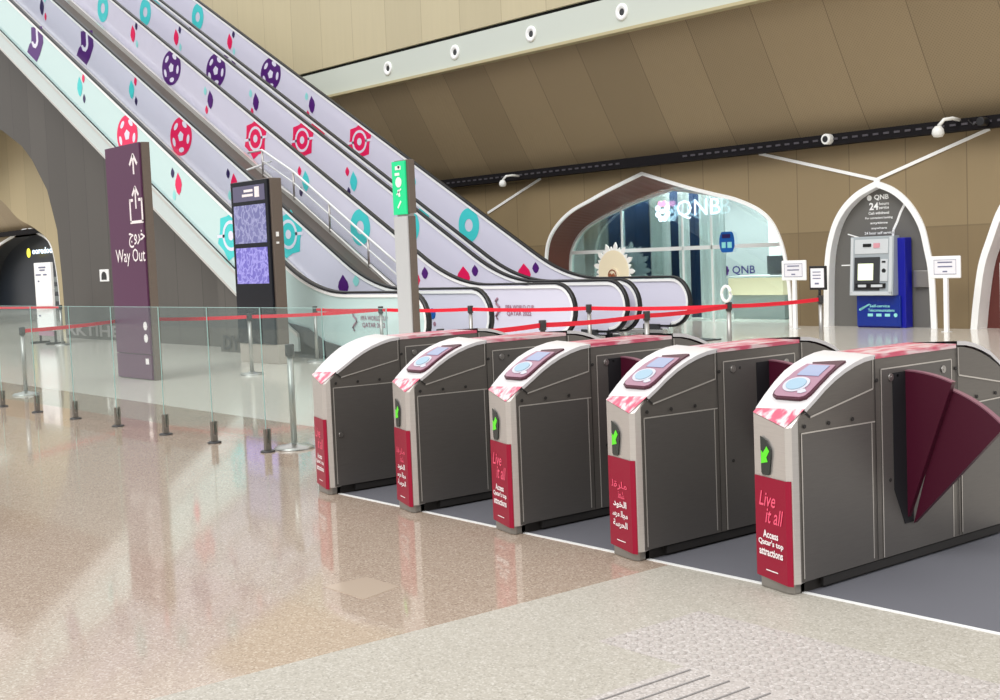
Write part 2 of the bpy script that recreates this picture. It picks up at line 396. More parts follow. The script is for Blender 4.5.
LO = [(62.2, 0), (62.1, 1.2), (61.4, 2.1), (60.2, 2.65), (58.9, 3.0), (57.0, 3.32), (55.3, 3.6), (54.2, 3.3), (53.4, 3.1), (52.9, 2.85), (52.45, 2.2), (52.2, 1.0), (52.15, 0)]
WT = 3.38
QO, QI, AO, RO, LO = map(smooth_path, (QO, QI, AO, RO, LO))
poly = [(70, 0), (70, WT), (4, WT), (4, 0)]
for A_ in (RO, AO, QO, LO): poly += [p for p in A_[::-1]]
wb = MB(); wb.prism([(AW, b, z) for b, z in poly], (.3, 0, 0)); struct('wall_back', wb, M['wall'], fix=False)
def offset_in(path, d):
    out = []
    for i, (b, z) in enumerate(path):
        p0 = path[max(i-1, 0)]; p1 = path[min(i+1, len(path)-1)]
        t = Vector((p1[0]-p0[0], p1[1]-p0[1])).normalized(); n = Vector((-t.y, t.x))
        if i in (0, len(path)-1): n = Vector((-1 if i == 0 else 1, 0))
        out.append((b+n.x*d*1., z+n.y*d))
    return out
def arch_trim(name, path, d, a0, a1):
    """white band along the arch, d wide towards the opening"""
    inner = offset_in(path, d); m = MB(); n = len(path)
    A = [(a0, b, z) for b, z in path]; B = [(a0, b, z) for b, z in inner]; C = [(a1, b, z) for b, z in inner]; D = [(a1, b, z) for b, z in path]
    m.loft(A, B); m.loft(B, C); m.loft(C, D); m.loft(D, A)
    return struct(name, m, M['white'])
arch_trim('trim_3', QO, .07, AW-.03, AW+.02)
arch_trim('trim_4', AO, .11, AW-.03, AW+.16)
arch_trim('trim_5', RO, .12, AW-.03, AW+.28)
arch_trim('trim_6', LO, .09, AW-.03, AW+.05)
# thin white crossing strips above the ATM arch
def strip(m, p, q, wd=.045, a=AW-.02):
    p, q = Vector((a, *p)), Vector((a, *q)); t = (q-p).normalized(); n = Vector((1, 0, 0)).cross(t)*wd/2
    m.prism([p-n, q-n, q+n, p+n], (.02, 0, 0)); return m
m = MB(); strip(m, (16.157, 3.26), (13.5, 2.57), .055); struct('trim_7', m, M['white'])
m = MB(); strip(m, (11.414, 3.25), (13.62, 2.57), .055, AW-.026); struct('trim_8', m, M['white'])
m = MB(); strip(m, (24.42, 2.56), (22.46, 3.24), .055); struct('trim_9', m, M['white'])
# brown reveal of the bank front + its frame
m = MB(); A = [(AW+.02, b, z) for b, z in offset_in(QO, .04)]; B = [(AW+.75, b, z) for b, z in QI]; m.loft(A, B, smooth=False); struct('wall_bank_reveal', m, M['brown'])
# interior of the bank
m = MB(); m.box(AW+3.6, AW+3.7, 14.9, 24.5, 0, 3.3); m.box(AW+.8, AW+3.7, 24.4, 24.5, 0, 3.3); m.box(AW+.8, AW+3.7, 14.9, 15.0, 0, 3.3); m.box(AW+.3, AW+3.7, 14.9, 24.5, 3.2, 3.3)
struct('wall_bank_interior', m, M['bankgrey'])
m = MB(); m.box(AW+.76, AW+.8, 14.9, 24.5, 2.82, 3.3); 
GP = [(AW+.74, b, z) for b, z in QI]
win = MB(); win.prism(GP, (.012, 0, 0)); wo = struct('window_1', win, M['shopglass'])
fr = MB(); ins = offset_in(QI, .05)
fr.loft([(AW+.70, b, z) for b, z in QI], [(AW+.70, b, z) for b, z in ins]); fr.loft([(AW+.70, b, z) for b, z in ins], [(AW+.76, b, z) for b, z in ins])
fr.box(AW+.71, AW+.74, 15.55, 22.35, 1.49, 1.57)
for b in (20.65, 18.85, 18.05): fr.box(AW+.71, AW+.74, b-.02, b+.02, 0, 2.5)
build('window_frame', fr, M['whitemetal'], wo)
area('bank_ceiling_light', (AW+1.55, 19.6, 3.15), (AW+1.4, 19.6, 0), 5.5, 1.2, 320, (.93, 1, .98))

def simple(name, mb, m, label, cat, group=None, **k): return tag(build(name, mb, m, **k), label, cat, group)
def curtain(b0, b1, a, label):
    m = MB(); n = 28; A = []; B = []
    for i in range(n+1):
        b = b0+(b1-b0)*i/n; aa = a+.03*sin(i*1.9); A.append((aa, b, .02)); B.append((aa, b, 2.75))
    m.loft(A, B, smooth=True); m.loft([(x+.012, y, z) for x, y, z in A], [(x+.012, y, z) for x, y, z in B], smooth=True)
    return simple('curtain', m, M['bankwhite'], label, 'curtain', 'curtains in the bank window')
curtain(22.3, 21.75, AW+1.1, 'pale curtain at the left edge of the bank window')
curtain(20.35, 19.75, AW+1.3, 'pale curtain just right of the flower ornament in the bank window')
curtain(19.5, 19.2, AW+1.3, 'narrow pale curtain under the round lit emblem in the bank')
curtain(18.9, 18.2, AW+1.3, 'bright curtain under the first lit letter in the bank window')
curtain(18.1, 16.6, AW+2.6, 'wide pale curtain behind the bank counter')
m = MB(); m.box(AW+1.6, AW+1.66, 19.1, 22.0, .02, 2.85)
for i in range(6): m.box(AW+1.585, AW+1.6, 19.3+i*.45, 19.34+i*.45, .02, 2.85)
simple('partition_screen', m, M['bankdark'], 'navy partition behind the pale curtains of the bank', 'partition')
# bank sign
t = thing('bank_sign', (AW+.62, 18.6, 2.05), 'white lit bank sign with round flower emblem hung in the arched window', 'sign')
m = MB(); add_text(m, 'QNB', (AW+.62, 18.28, 2.33), FX, FZ, 1.22, .42, .0); m2 = MB(); m2.mat(0)
add_text(m2, 'QNB', (AW+.60, 18.28, 2.33), FX, FZ, 1.2, .40, .0); build('sign_letters', m2, M['signlit'], t, fix=False)
m = MB()
for k in range(8):
    an = pi/4*k+pi/8; c = Vector((AW+.6, 19.3+.15*cos(an), 2.33+.17*sin(an)))
    m.mat(1 if k in (2, 1) else 0); m.cyl(c, .062, .03, 'a', 12)
m.mat(0); m.cyl((AW+.595, 19.3, 2.33), .05, .035, 'a', 12)
build('sign_emblem', m, [M['signlit'], M['signpink']], t, fix=False)
m = MB(); m.tube([(AW+.64, 18.2, 2.5), (AW+.64, 18.2, 2.75)], .008, 6); build('sign_hanger', m, M['whitemetal'], t)
# counter
t = thing('reception_counter', (AW+1.9, 17.7, 0), 'cream reception counter behind the bank window glass', 'counter')
m = MB(); m.box(AW+1.6, AW+2.3, 16.95, 18.4, .5, .86); build('counter_front', m, M['cream'], t, .01)
m = MB(); m.box(AW+1.7, AW+2.3, 17.0, 18.35, .0, .5); build('counter_base', m, M['bankgrey'], t)
m = MB(); m.box(AW+1.55, AW+2.35, 16.9, 18.45, .86, .90); build('worktop', m, M['whitemetal'], t)
m = MB(); m.box(AW+2.1, AW+2.13, 17.2, 17.75, .92, 1.3); m.box(AW+2.0, AW+2.25, 17.3, 17.6, .9, .93); simple('monitor', m, M['plinth'], 'dark monitor on the cream bank counter', 'monitor')
t = thing('counter_sign', (AW+1.6, 18.1, .9), 'indigo lettered bank sign with purple emblem on the cream counter', 'sign')
m = MB(); add_text(m, 'QNB', (AW+1.58, 17.95, 1.02), FX, FZ, .62, .2, .02); build('sign_letters', m, M['indigo'], t, fix=False)
m = MB()
for k in range(8): m.cyl((AW+1.575, 18.48+.08*cos(pi/4*k), 1.02+.08*sin(pi/4*k)), .045, .02, 'a', 10)
m.cyl((AW+1.57, 18.48, 1.02), .05, .03, 'a', 10); build('sign_emblem', m, M['purple'], t, fix=False)
# flower ornament
t = thing('flower_ornament', (AW+.5, 20.72, 0), 'round cream petalled ornament with copper centre in the bank window', 'ornament')
m = MB()
for k in range(26):
    an = 2*pi*k/26; r1 = .56+.09*(k % 2); c = Vector((AW+.5, 20.72, 1.08))
    d = Vector((0, cos(an), sin(an))); n = Vector((0, -sin(an), cos(an)))
    m.prism([c+d*.2-n*.06, c+d*(r1-.08)-n*.055, c+d*r1, c+d*(r1-.08)+n*.055, c+d*.2+n*.06], (.02+.004*(k % 3), 0, 0))
build('petals', m, M['petal'], t, fix=False); m = MB(); m.cyl((AW+.49, 20.72, 1.08), .47, .02, 'a', 30); build('disc', m, M['gold'], t)
m = MB(); m.cyl((AW+.46, 20.72, 1.0), .17, .05, 'a', 20); build('core', m, M['gold'], t)
m = MB(); 
for db in (-.05, .05): m.sphere((AW+.44, 20.72+db, .99), .045, 12, (.5, 1, 1.3))
k = [(AW+.45, 20.72+.12*cos(2*pi*i/20), 1.0+.12*sin(2*pi*i/20)) for i in range(21)]; m.tube(k, .012, 6); build('core_ring', m, M['copper'], t)
m = MB(); m.box(AW+.46, AW+.56, 20.68, 20.76, 0.02, .8); m.box(AW+.35, AW+.65, 20.5, 20.94, 0, .03); build('stand', m, M['whitemetal'], t)
# round sticker on the glass
m = MB(); m.mat(0); m.prism([(AW+.69, 17.62+.2*cos(x), 1.62+.22*max(-.95, min(.95, 1.3*sin(x)))) for x in [2*pi*i/24 for i in range(24)]], (.01, 0, 0))
m.mat(1); m.box(AW+.684, AW+.69, 17.52, 17.74, 1.7, 1.78); m.mat(2); m.box(AW+.683, AW+.69, 17.65, 17.75, 1.5, 1.62); m.box(AW+.683, AW+.69, 17.49, 17.6, 1.5, 1.62)
simple('window_sticker', m, [M['sticker'], M['navyp'], M['paleteal']], 'round blue sticker on the right part of the bank glass', 'sticker', fix=False)
# ---- ATM niche
m = MB(); m.prism([(AW+.145, b, z) for b, z in AO], (.04, 0, 0)); struct('wall_niche', m, M['niche'])
t = thing('niche_lettering', (AW+.27, 13.5, 1.6), 'white lettering on the grey niche wall above the cash machine', 'lettering')
m = MB(); a_ = AW+.138
add_text(m, 'QNB', (a_, 13.58, 2.28), FX, FZ, .3, .105, .03)
add_text(m, '24', (a_, 13.74, 2.13), FX, FZ, .19, .13, .03); add_text(m, 'hours', (a_, 13.53, 2.17), FX, FZ, .2, .05, .015); add_text(m, 'service', (a_, 13.53, 2.10), FX, FZ, .2, .05, .015)
for tx, z, wd in (('Cash withdrawal', 2.03, .42), ('For convenient banking', 1.94, .56), ('anytime', 1.85, .36), ('anywhere', 1.76, .32), ('24 hour self service', 1.68, .6)):
    add_text(m, tx, (a_, 13.64, z-.02), FX, FZ, wd, .05, .02)
m.cyl((a_-.001, 13.83, 2.28), .05, .004, 'a', 12)
build('letters', m, M['white'], t, fix=False)
m = MB()
for p, q in (((13.12, 2.34), (12.97, 2.02)), ((12.97, 2.02), (13.2, 1.72)), ((13.2, 1.72), (13.25, 1.58))): pass
pts = [(13.02, 2.33), (13.1, 2.16), (13.2, 2.0), (13.27, 1.84), (13.35, 1.70), (13.36, 1.6)]
for p, q in zip(pts, pts[1:]): strip(m, p, q, .045, a_)
strip(m, (13.0, 2.18), (12.9, 2.26), .04, a_); strip(m, (14.3, 1.66), (13.95, 1.56), .02, a_); strip(m, (14.45, 1.1), (13.6, 1.11), .02, a_)
struct('trim_10', m, M['white'])
m = MB(); m.box(AW+.06, AW+.145, 12.62, 12.92, .70, .985); simple('wall_box', m, M['steel'], 'small grey metal box on the niche wall right of the cash machine', 'box', bevel=.01)
# ---- ATM
t = thing('cash_machine', (19.2, 13.1, 0), 'blue and silver cash machine standing in the grey arched niche', 'cash machine')
m = MB(); m.box(19.03, 19.24, 12.6, 13.56, 0, 1.56); o = build('cabinet', m, M['navyside'], t, .015)
m = MB(); m.box(18.99, 19.03, 12.68, 13.54, .03, .56); build('lower_door', m, M['navy'], t, .005)
m = MB(); m.mat(0); add_text(m, 'Self-service', (18.985, 13.08, .385), FX, FZ, .4, .05, .02); add_text(m, 'Telecommunications', (18.985, 13.05, .31), FX, FZ, .52, .05, .02)
for i, b in enumerate((13.27, 13.1, 12.93, 12.77)): m.box(18.985, 18.99, b-.05, b+.05, .2, .25) if i != 3 else m.cyl((18.98, b, .225), .035, .01, 'a', 12)
for i in range(10): m.cyl((18.984, 13.47-.02*i, .32+.01*i), .022-.001*i, .005, 'a', 10)
build('door_lettering', m, M['paleteal'], t, fix=False)
m = MB(); m.prism([(18.86, 13.6, .57), (18.93, 13.6, 1.6), (19.1, 13.6, 1.6), (19.1, 13.6, .57)], (0, -.86, 0)); build('upper_housing', m, M['silver'], t, .012)
def face(m, b0, b1, z0, z1, d=0.):  # box lying on the leaning fascia
    g = lambda z: 18.86+.07*(z-.57)/1.03
    m.prism([(g(z0)-.012-d, b0, z0), (g(z0)-.012-d, b1, z0), (g(z1)-.012-d, b1, z1), (g(z1)-.012-d, b0, z1)], (.03, 0, 0)); return m
m = MB(); face(m, 13.58, 12.76, .58, .64); face(m, 13.58, 13.53, .6, 1.58); face(m, 12.82, 12.76, .6, 1.58); face(m, 13.5, 12.84, 1.3, 1.55); face(m, 12.98, 12.84, .82, 1.2, .005); build('fascia', m, M['silverlight'], t, .004)
m = MB(); face(m, 13.5, 13.0, .66, 1.24, 0.001); build('recess', m, M['plinth'], t)
m = MB(); face(m, 13.42, 13.12, .84, 1.13, .012); s_ = build('screen', m, M['atmscreen'], t)
m = MB(); face(m, 13.46, 12.88, .70, .785, .02); build('keypad_strip', m, M['blackgap'], t)
m = MB(); face(m, 13.33, 13.17, 1.42, 1.475, .012); build('maker_plate', m, M['blackgap'], t)
m = MB(); face(m, 12.95, 12.88, 1.14, 1.17, .012); build('card_slot', m, M['blackgap'], t)
m = MB(); m.cyl((18.87, 12.91, 1.0), .04, .03, 'a', 14); build('card_reader', m, M['blackgap'], t)
m = MB(); face(m, 13.40, 13.24, .72, .765, .03); face(m, 13.14, 12.92, .72, .765, .03); build('keys', m, M['silverlight'], t)
m = MB(); face(m, 13.12, 13.0, 1.40, 1.48, .014); build('card_logo', m, M['signred'], t)
t.location = W((19.2+.57, 13.1+.385, 0)); t.scale = (1.03, 1, 1)
# ---- right arch: door and red sign
m = MB(); m.prism([(AW+.28, b, z) for b, z in RO], (.04, 0, 0)); dd = struct('door_1', m, M['door'])
m = MB(); m.box(AW+.2, AW+.28, 11.28, 11.34, .86, 1.0); m.box(AW+.22, AW+.28, 11.26, 11.32, 1.04, 1.09); build('door_handle', m, M['white'], dd, .01)
t = thing('red_poster_stand', (19.1, 10.72, 0), 'red and white poster stand cut by the right edge of the picture', 'poster stand')
m = MB(); m.box(19.08, 19.14, 10.4, 10.93, .05, 1.1); build('board', m, M['white'], t, .01)
m = MB(); m.box(19.07, 19.08, 10.42, 10.9, .32, .8); build('poster', m, M['belt'], t); m = MB(); m.box(18.95, 19.25, 10.5, 10.85, 0, .05); build('base', m, M['post'], t)

# ================================================================ soffit, rail, beam, upper wall
m = MB(); prof = [(19.72-1.42*((i/24)**.93), 3.44+2.36*(i/24)) for i in range(25)]
m.loft([(a, 70, z) for a, z in prof], [(a, 2, z) for a, z in prof], smooth=True); prof2 = [(19.75, 3.44), (20.1, 3.44), (20.1, 4.0), (18.7, 5.8), (18.3, 5.8)]
m.loft([(a, 70, z) for a, z in prof2], [(a, 2, z) for a, z in prof2]); struct('ceiling_soffit', m, M['soffit'], fix=False)
m = MB(); m.box(18.2, 18.6, 2, 70, 5.80, 6.44); struct('wall_beam', m, M['beam'])
m = MB(); m.box(18.12, 18.6, 2, 70, 5.74, 5.80); struct('trim_11', m, M['beamlip'])
m = MB(); m.box(18.28, 18.6, 2, 70, 6.44, 6.52); struct('trim_12', m, M['blackgap'])
m = MB(); m.box(18.2, 18.6, 2, 70, 6.52, 11); struct('wall_upper', m, M['upper'])
m = MB(); m.box(19.4, 19.72, 2, 70, 3.25, 3.44); struct('trim_13', m, M['rail'])
m = MB()
b = 11.0
while b < 27:
    if not (17.9 < b < 19.6) : m.box(19.385, 19.4, b, b+.11, 3.33, 3.365)
    b += .21
struct('trim_14', m, M['railslot'])
def beam_spot(b, label):
    t = thing('spotlight', (18.2, b, 6.0), label, 'spotlight', 'round spotlights in the pale beam')
    c = Vector((18.2, b, 6.12)); k = 24
    m = MB(); prof = [(.165, 0), (.165, .02), (.14, .035), (.10, .03), (.07, .01), (.065, .002)]
    rings = [[c+Vector((-z, r*cos(2*pi*i/k), r*sin(2*pi*i/k))) for i in range(k)] for r, z in prof]
    for A, B in zip(rings, rings[1:]): m.loft(A, B, True, True)
    build('ring', m, M['white'], t)
    m = MB(); m.cyl(c+Vector((-.006, 0, 0)), .068, .006, 'a', 20); build('lens', m, M['plinth'], t)
for b, lb in ((26.16, 'leftmost round spotlight in the pale beam, beside the escalator'), (23.51, 'second round spotlight from the left in the pale beam'), (20.89, 'third round spotlight from the left in the pale beam'), (18.2, 'rightmost visible round spotlight in the pale beam near the top edge')): beam_spot(b, lb)
# cameras on the rail
def cctv_round():
    t = thing('security_camera', (19.3, 14.62, 3.25), 'white round security camera facing out from the black rail above the cash machine', 'security camera')
    m = MB(); m.cyl((19.28, 14.33, 3.35), .095, .13, 'a', 20); build('housing', m, M['camwhite'], t, .01)
    m = MB(); m.cyl((19.27, 14.33, 3.35), .055, .012, 'a', 16); build('lens', m, M['black'], t)
cctv_round()
def cctv_dome(b, z, label, sc=1.):
    t = thing('security_camera', (19.2, b, z), label, 'security camera')
    m = MB(); m.tube([(19.42, b-.1*sc, z+.12*sc), (19.2, b-.1*sc, z+.14*sc), (19.05, b-.04*sc, z+.12*sc), (19.0, b+.03*sc, z+.02*sc)], .03*sc, 8); build('arm', m, M['camwhite'], t)
    m = MB(); m.lathe((19.0, b+.04*sc, z-.16*sc), [(.0, 0), (.07*sc, .01*sc), (.1*sc, .06*sc), (.09*sc, .13*sc), (.05*sc, .18*sc), (0, .19*sc)], 18); build('dome', m, M['camwhite'], t)
cctv_dome(11.88, 3.3, 'white dome security camera on an arm at the right end of the black rail')
cctv_dome(22.95, 3.22, 'small white dome security camera at the left end of the black rail', .85)
t = thing('projector_lamp', (19.3, 11.5, 3.3), 'small black projector lamp on the rail right of the dome camera', 'lamp')
m = MB(); m.cyl((19.2, 11.3, 3.34), .07, .18, 'a', 16); build('head', m, M['black'], t, .01); m = MB(); m.tube([(19.35, 11.35, 3.4), (19.2, 11.42, 3.3), (19.2, 11.5, 3.38), (19.38, 11.56, 3.4)], .012, 6); build('cable', m, M['black'], t)

# ================================================================ escalators
TH = radians(28); KB, EB, HZ, RN = 18.0, 15.42, 1.05, .42
def H(b): return HZ if b < KB else HZ+(b-KB)*tan(TH)
def rail_path(bend=36.):
    """handrail centre line in (b,z) from the newel return over the landing and up the incline"""
    P = [(15.75, HZ-2*RN+.0)]
    for i in range(15):
        an = -pi/2-pi*i/14; P.append((EB+RN*cos(an), HZ-RN+RN*sin(an)))
    for i in range(13):
        t = i/12; b = KB-.9+1.8*t; s_ = max(0, t); z = HZ+.9*tan(TH)*s_*s_
        P.append((b, z))
    P.append((28, H(28))); P.append((bend, H(bend)))
    return P
RP = rail_path()
def zr(b):
    if b < KB-.9: return HZ
    if b < KB+.9: t = (b-KB+.9)/1.8; return HZ+.9*tan(TH)*t*t
    return H(b)
BS = [EB+.1, 16.2, 17.1, 17.3, 17.5, 17.7, 17.9, 18.1, 18.3, 18.5, 18.7, 18.9, 24, 36]
def lowz(b, d):   # lower line of a panel, d below the rail on the slope; meets the landing
    return max(.16, zr(b)-d) if b > KB-.9 else .16
def stretch(m, n0, b0, k):
    for v in m.v[n0:]: v.y = b0+(v.y-b0)*k
def football(m, b, z, r, a, col):
    m.mat(col); m.add([(a, b+r*cos(x), z+r*.95*sin(x)) for x in [2*pi*i/28 for i in range(28)]], [tuple(range(28))])
    m.mat(4); m.add([(a-.003, b+r*.27*cos(x+pi/2), z+r*.27*sin(x+pi/2)) for x in [2*pi*i/5 for i in range(5)]], [tuple(range(5))])
    for i in range(5):
        an = 2*pi*i/5-pi/2; c = (b+r*.68*cos(an), z+r*.66*sin(an))
        m.add([(a-.003, c[0]+r*(.13*cos(x)*cos(an)-.24*sin(x)*sin(an)), c[1]+r*(.13*cos(x)*sin(an)+.24*sin(x)*cos(an))) for x in [2*pi*j/10 for j in range(10)]], [tuple(range(10))])
def emblem(m, b, z, r, a, col):
    m.mat(col); pts = []
    for i in range(12):
        an = 2*pi*i/12+.26; rr = r*(1.08 if i % 2 else .86); pts.append((a, b+rr*cos(an), z+rr*sin(an)))
    m.add(pts, [tuple(range(12))]); m.mat(4)
    def ann(r0, r1, aa):
        k = 24; m.loft([(aa, b+r0*cos(2*pi*i/k), z+r0*sin(2*pi*i/k)) for i in range(k)], [(aa, b+r1*cos(2*pi*i/k), z+r1*sin(2*pi*i/k)) for i in range(k)], True)
    ann(r*.5, r*.64, a-.003); ann(r*.0001, r*.2, a-.003)
    m.add([(a-.003, b-r*1.05, z-r*.06), (a-.003, b-r*.5, z-r*.06), (a-.003, b-r*.5, z+r*.07), (a-.003, b-r*1.05, z+r*.07)], [(0, 1, 2, 3)])
    m.add([(a-.003, b+r*.5, z-r*.06), (a-.003, b+r*1.05, z-r*.06), (a-.003, b+r*1.05, z+r*.07), (a-.003, b+r*.5, z+r*.07)], [(0, 1, 2, 3)])
def ring(m, b, z, r, a, col):
    m.mat(col); k = 24; m.loft([(a, b+r*cos(2*pi*i/k), z+r*1.02*sin(2*pi*i/k)) for i in range(k)], [(a, b+r*.38*cos(2*pi*i/k), z+r*.38*sin(2*pi*i/k)) for i in range(k)], True)
def shield(m, b, z, r, a, col):
    m.mat(col); m.add([(a, b-x*r, z+y*r) for x, y in [(-.35, 1.0), (.95, .8), (.95, -.1), (.5, -.65), (.05, -1), (-1, -.25), (-.68, .12), (-.42, .2)]], [tuple(range(8))])
    m.mat(4); ci = [(.42, .9), (.42, .1), (.3, -.12), (.05, -.25), (-.25, -.12), (-.42, .2), (-.2, .2), (-.1, .05), (.06, .0), (.18, .12), (.2, .9)]
    m.add([(a-.003, b-x*r, z+y*r) for x, y in ci], [tuple(range(len(ci)))])
def drop(m, b, z, w_, h_, a, col):
    m.mat(col); m.add([(a, b, z+h_), (a, b+w_*.8, z+h_*.35), (a, b+w_, z-h_*.1), (a, b+w_*.6, z-h_*.7), (a, b, z-h_), (a, b-w_*.6, z-h_*.7), (a, b-w_, z-h_*.1), (a, b-w_*.8, z+h_*.35)], [tuple(range(8))])
PM = [M['purple'], M['red'], M['teal'], M['navyp'], M['printw'], M['paleteal']]
def cluster(m, b, a, big, sg=1):
    # one large drop with two small ones beside it; sg = +1 puts the small ones on the left
    z = H(b)-.45
    drop(m, b, z, .14, .21, a, big)
    up, dn = {0: (5, 1), 1: (3, 5), 2: (1, 3), 3: (5, 1)}[big]
    drop(m, b+.22*sg, z+(.22 if sg > 0 else .15), .075, .1, a, up); drop(m, b+.2*sg, z-(.2 if sg > 0 else .27), .07, .1, a, dn)
def prints(par, a, first):
    def one(nm, fn):
        m = MB(); fn(m); build(nm, m, PM, par, fix=False)
    cz = lambda b: H(b)-.45
    if first:
        one('football_print', lambda m: (football(m, 24.85, cz(24.85)-.03, .41, a, 1), stretch(m, 0, 24.85, 1.2)))
        one('shield_print', lambda m: (shield(m, 29.5, cz(29.5)-.03, .40, a, 0), stretch(m, 0, 29.5, 1.3)))
        one('emblem_print', lambda m: (emblem(m, 20.75, cz(20.75), .42, a, 2), stretch(m, 0, 20.75, 1.15)))
        one('diamond_print', lambda m: (drop(m, 19.0, 1.12, .17, .19, a, 0), drop(m, 18.6, 1.2, .1, .1, a, 5))) if first == 2 else None
        for b, c, g_ in ((27.1, 2, -1), (22.7, 1, 1), (32.0, 3, -1)): one('drop_print', lambda m: cluster(m, b, a, c, g_))
    else:
        one('football_print', lambda m: (football(m, 28.6, cz(28.6)-.03, .42, a, 0), stretch(m, 0, 28.6, 1.18)))
        one('emblem_print', lambda m: (emblem(m, 24.8, cz(24.8)-.01, .405, a, 1), stretch(m, 0, 24.8, 1.15)))
        for b in (20.95, 32.3): one('ring_print', lambda m: ring(m, b, cz(b), .34, a, 2))
        one('drop_print', lambda m: (drop(m, 19.28, 1.16, .2, .2, a, 1), drop(m, 18.93, 1.27, .1, .11, a, 0)))
        for b, c, g_ in ((26.75, 0, 1), (30.6, 1, -1), (22.85, 2, 1)): one('drop_print', lambda m: cluster(m, b, a, c, g_))
def escalator(a1, a2, label, kind, outer):
    t = thing('escalator', ((a1+a2)/2, 15.2, 0), label, 'escalator', 'escalators climbing to the left')
    for side, a in ((0, a1), (1, a2)):
        m = MB(); m.sweep([(a, b, z) for b, z in RP], [(-.04, -.018), (-.04, .008), (-.026, .02), (.026, .02), (.04, .008), (.04, -.018)], axis=(1, 0, 0)); build('handrail', m, M['black'], t)
        m = MB(); m.sweep([(a, b, z-.0) for b, z in [(b_, z_) for b_, z_ in RP[1:]]], [(-.034, -.075), (-.034, -.03), (.034, -.03), (.034, -.075)], axis=(1, 0, 0)); 
        # profile's up side turns inward on the newel, so the strip stays inside the curve
        build('handrail_guide', m, M['white'], t)
        # panel
        top = [(b, zr(b)-.07) for b in BS]; low = [(b, lowz(b, .97)) for b in BS]
        nose = [(EB+(RN-.07)*cos(x), HZ-RN+(RN-.07)*sin(x)) for x in [-pi/2-pi*i/10 for i in range(11)]]
        poly_ = nose+top+low[::-1]
        m = MB()
        m.prism([(a-.012, b, z) for b, z in nose+[(EB+.1, zr(EB))]+[]], (.024, 0, 0)) if False else None
        m.prism([(a-.012, b, z) for b, z in nose+[(EB+.1, HZ-.07), (EB+.1, .21-.0)]], (.024, 0, 0))
        for i in range(len(BS)-1):
            q = [top[i], top[i+1], low[i+1], low[i]]; m.prism([(a-.012, b, z) for b, z in q], (.024, 0, 0))
        pan = build('balustrade_panel', m, M['esc_teal'] if (outer and side == 0) else M['esc'], t, fix=False)
        # thin joints between the panels
        m = MB()
        prints(pan, a-.017, (2 if side else 1) if kind == 'first' else 0)
        # lower cladding on the outside
        m = MB(); aa = a-.10 if side == 0 else a+.06
        dlow = 1.33
        # bright edge strips either side of the cladding
        for d0, d1, mt_, off_ in ((.95, 1.01, M['esc_trim'], -.01), (1.01, dlow, M['esc_border'], 0.), (dlow, dlow+.05, M['esc_trim'], -.01)):
            m = MB()
            for b0, b1 in zip(BS[9:], BS[10:]):
                z = [max(.1, zr(b)-d) for b in (b0, b1) for d in (d0, d1)]
                m.prism([(aa+off_, b0, z[0]), (aa+off_, b1, z[2]), (aa+off_, b1, z[3]), (aa+off_, b0, z[1])], (.04, 0, 0))
            build('skirt_cladding', m, mt_, t, fix=False)
    # steps / decks between
    m = MB()
    for b in (15.6,): m.box(a1+.05, a2-.05, 14.3, 17.6, 0, .02)
    build('floor_plate', m, M['tread'], t)
    m = MB(); b = 17.6; z = .06
    while b < 34:
        z2 = max(.06, zr(b)-1.0); m.box(a1+.15, a2-.15, b, b+.42, z2-.25, z2); b += .4
    build('steps', m, M['tread'], t, fix=False)
    m = MB()
    for a in (a1+.03, a2-.13):
        for b0, b1 in zip(BS, BS[1:]):
            z0, z1 = [max(.10, zr(x)-.93) if x > KB-.9 else .14 for x in (b0, b1)]
            m.prism([(a, b0, z0), (a, b1, z1), (a, b1, z1-.05), (a, b0, z0-.05)], (.1, 0, 0))
    build('inner_deck', m, M['esc_trim'], t, fix=False)
    m = MB()
    for b0, b1 in zip(BS[6:], BS[7:]):
        z0, z1 = [max(.12, zr(x)-1.05) for x in (b0, b1)]; y0, y1 = [max(.0, zr(x)-1.36) for x in (b0, b1)]
        m.prism([(a1-.05, b0, z0), (a1-.05, b1, z1), (a1-.05, b1, y1), (a1-.05, b0, y0)], (a2-a1+.08, 0, 0))
    build('truss', m, M['plinth'], t, fix=False)
    # newel feet
    m = MB()
    for a in (a1, a2): m.box(a-.04, a+.04, 15.7, 16.1, 0, .24)
    build('newel_base', m, M['plinth'], t, .01)
    return t
e1 = escalator(10.95, 12.10, 'nearest escalator, pale teal side panels, behind the way out sign and kiosk', 'first', True)
e2 = escalator(13.78, 14.92, 'middle escalator with white panels printed with crimson emblems', 'second', False)
e3 = escalator(15.20, 16.40, 'farthest escalator, its rounded end nearest the bank window', 'third', False)
# landing-side cladding of the first escalator
t = e1
m = MB(); pts = [(18.9, zr(18.9)-.97), (18.3, .48), (17.8, .28), (17.2, .2), (15.6, .2), (15.6, .05), (19.4, .05), (19.4, zr(19.4)-1.3)]
m.prism([(10.90, b, z) for b, z in pts], (.04, 0, 0)); build('landing_plinth', m, M['plinth'], t, fix=True)
TB1, TB2 = (16.38, .61), (16.34, .62)
m = MB()
add_text(m, 'FIFA WORLD CUP', (10.93, TB1[0], TB1[1]+.05), FX, FZ, .72, .07, .02); add_text(m, 'QATAR 2022', (10.93, TB1[0]+.02, TB1[1]-.06), FX, FZ, .62, .085, .02)
build('side_lettering', m, M['mauve'], t, fix=False)
m = MB(); k = [(10.92, TB1[0]+.52+.06*sin(x*1.3), TB1[1]+.17-.045*x) for x in range(8)]; m.tube(k, .015, 6); build('side_emblem', m, M['mauve'], t)
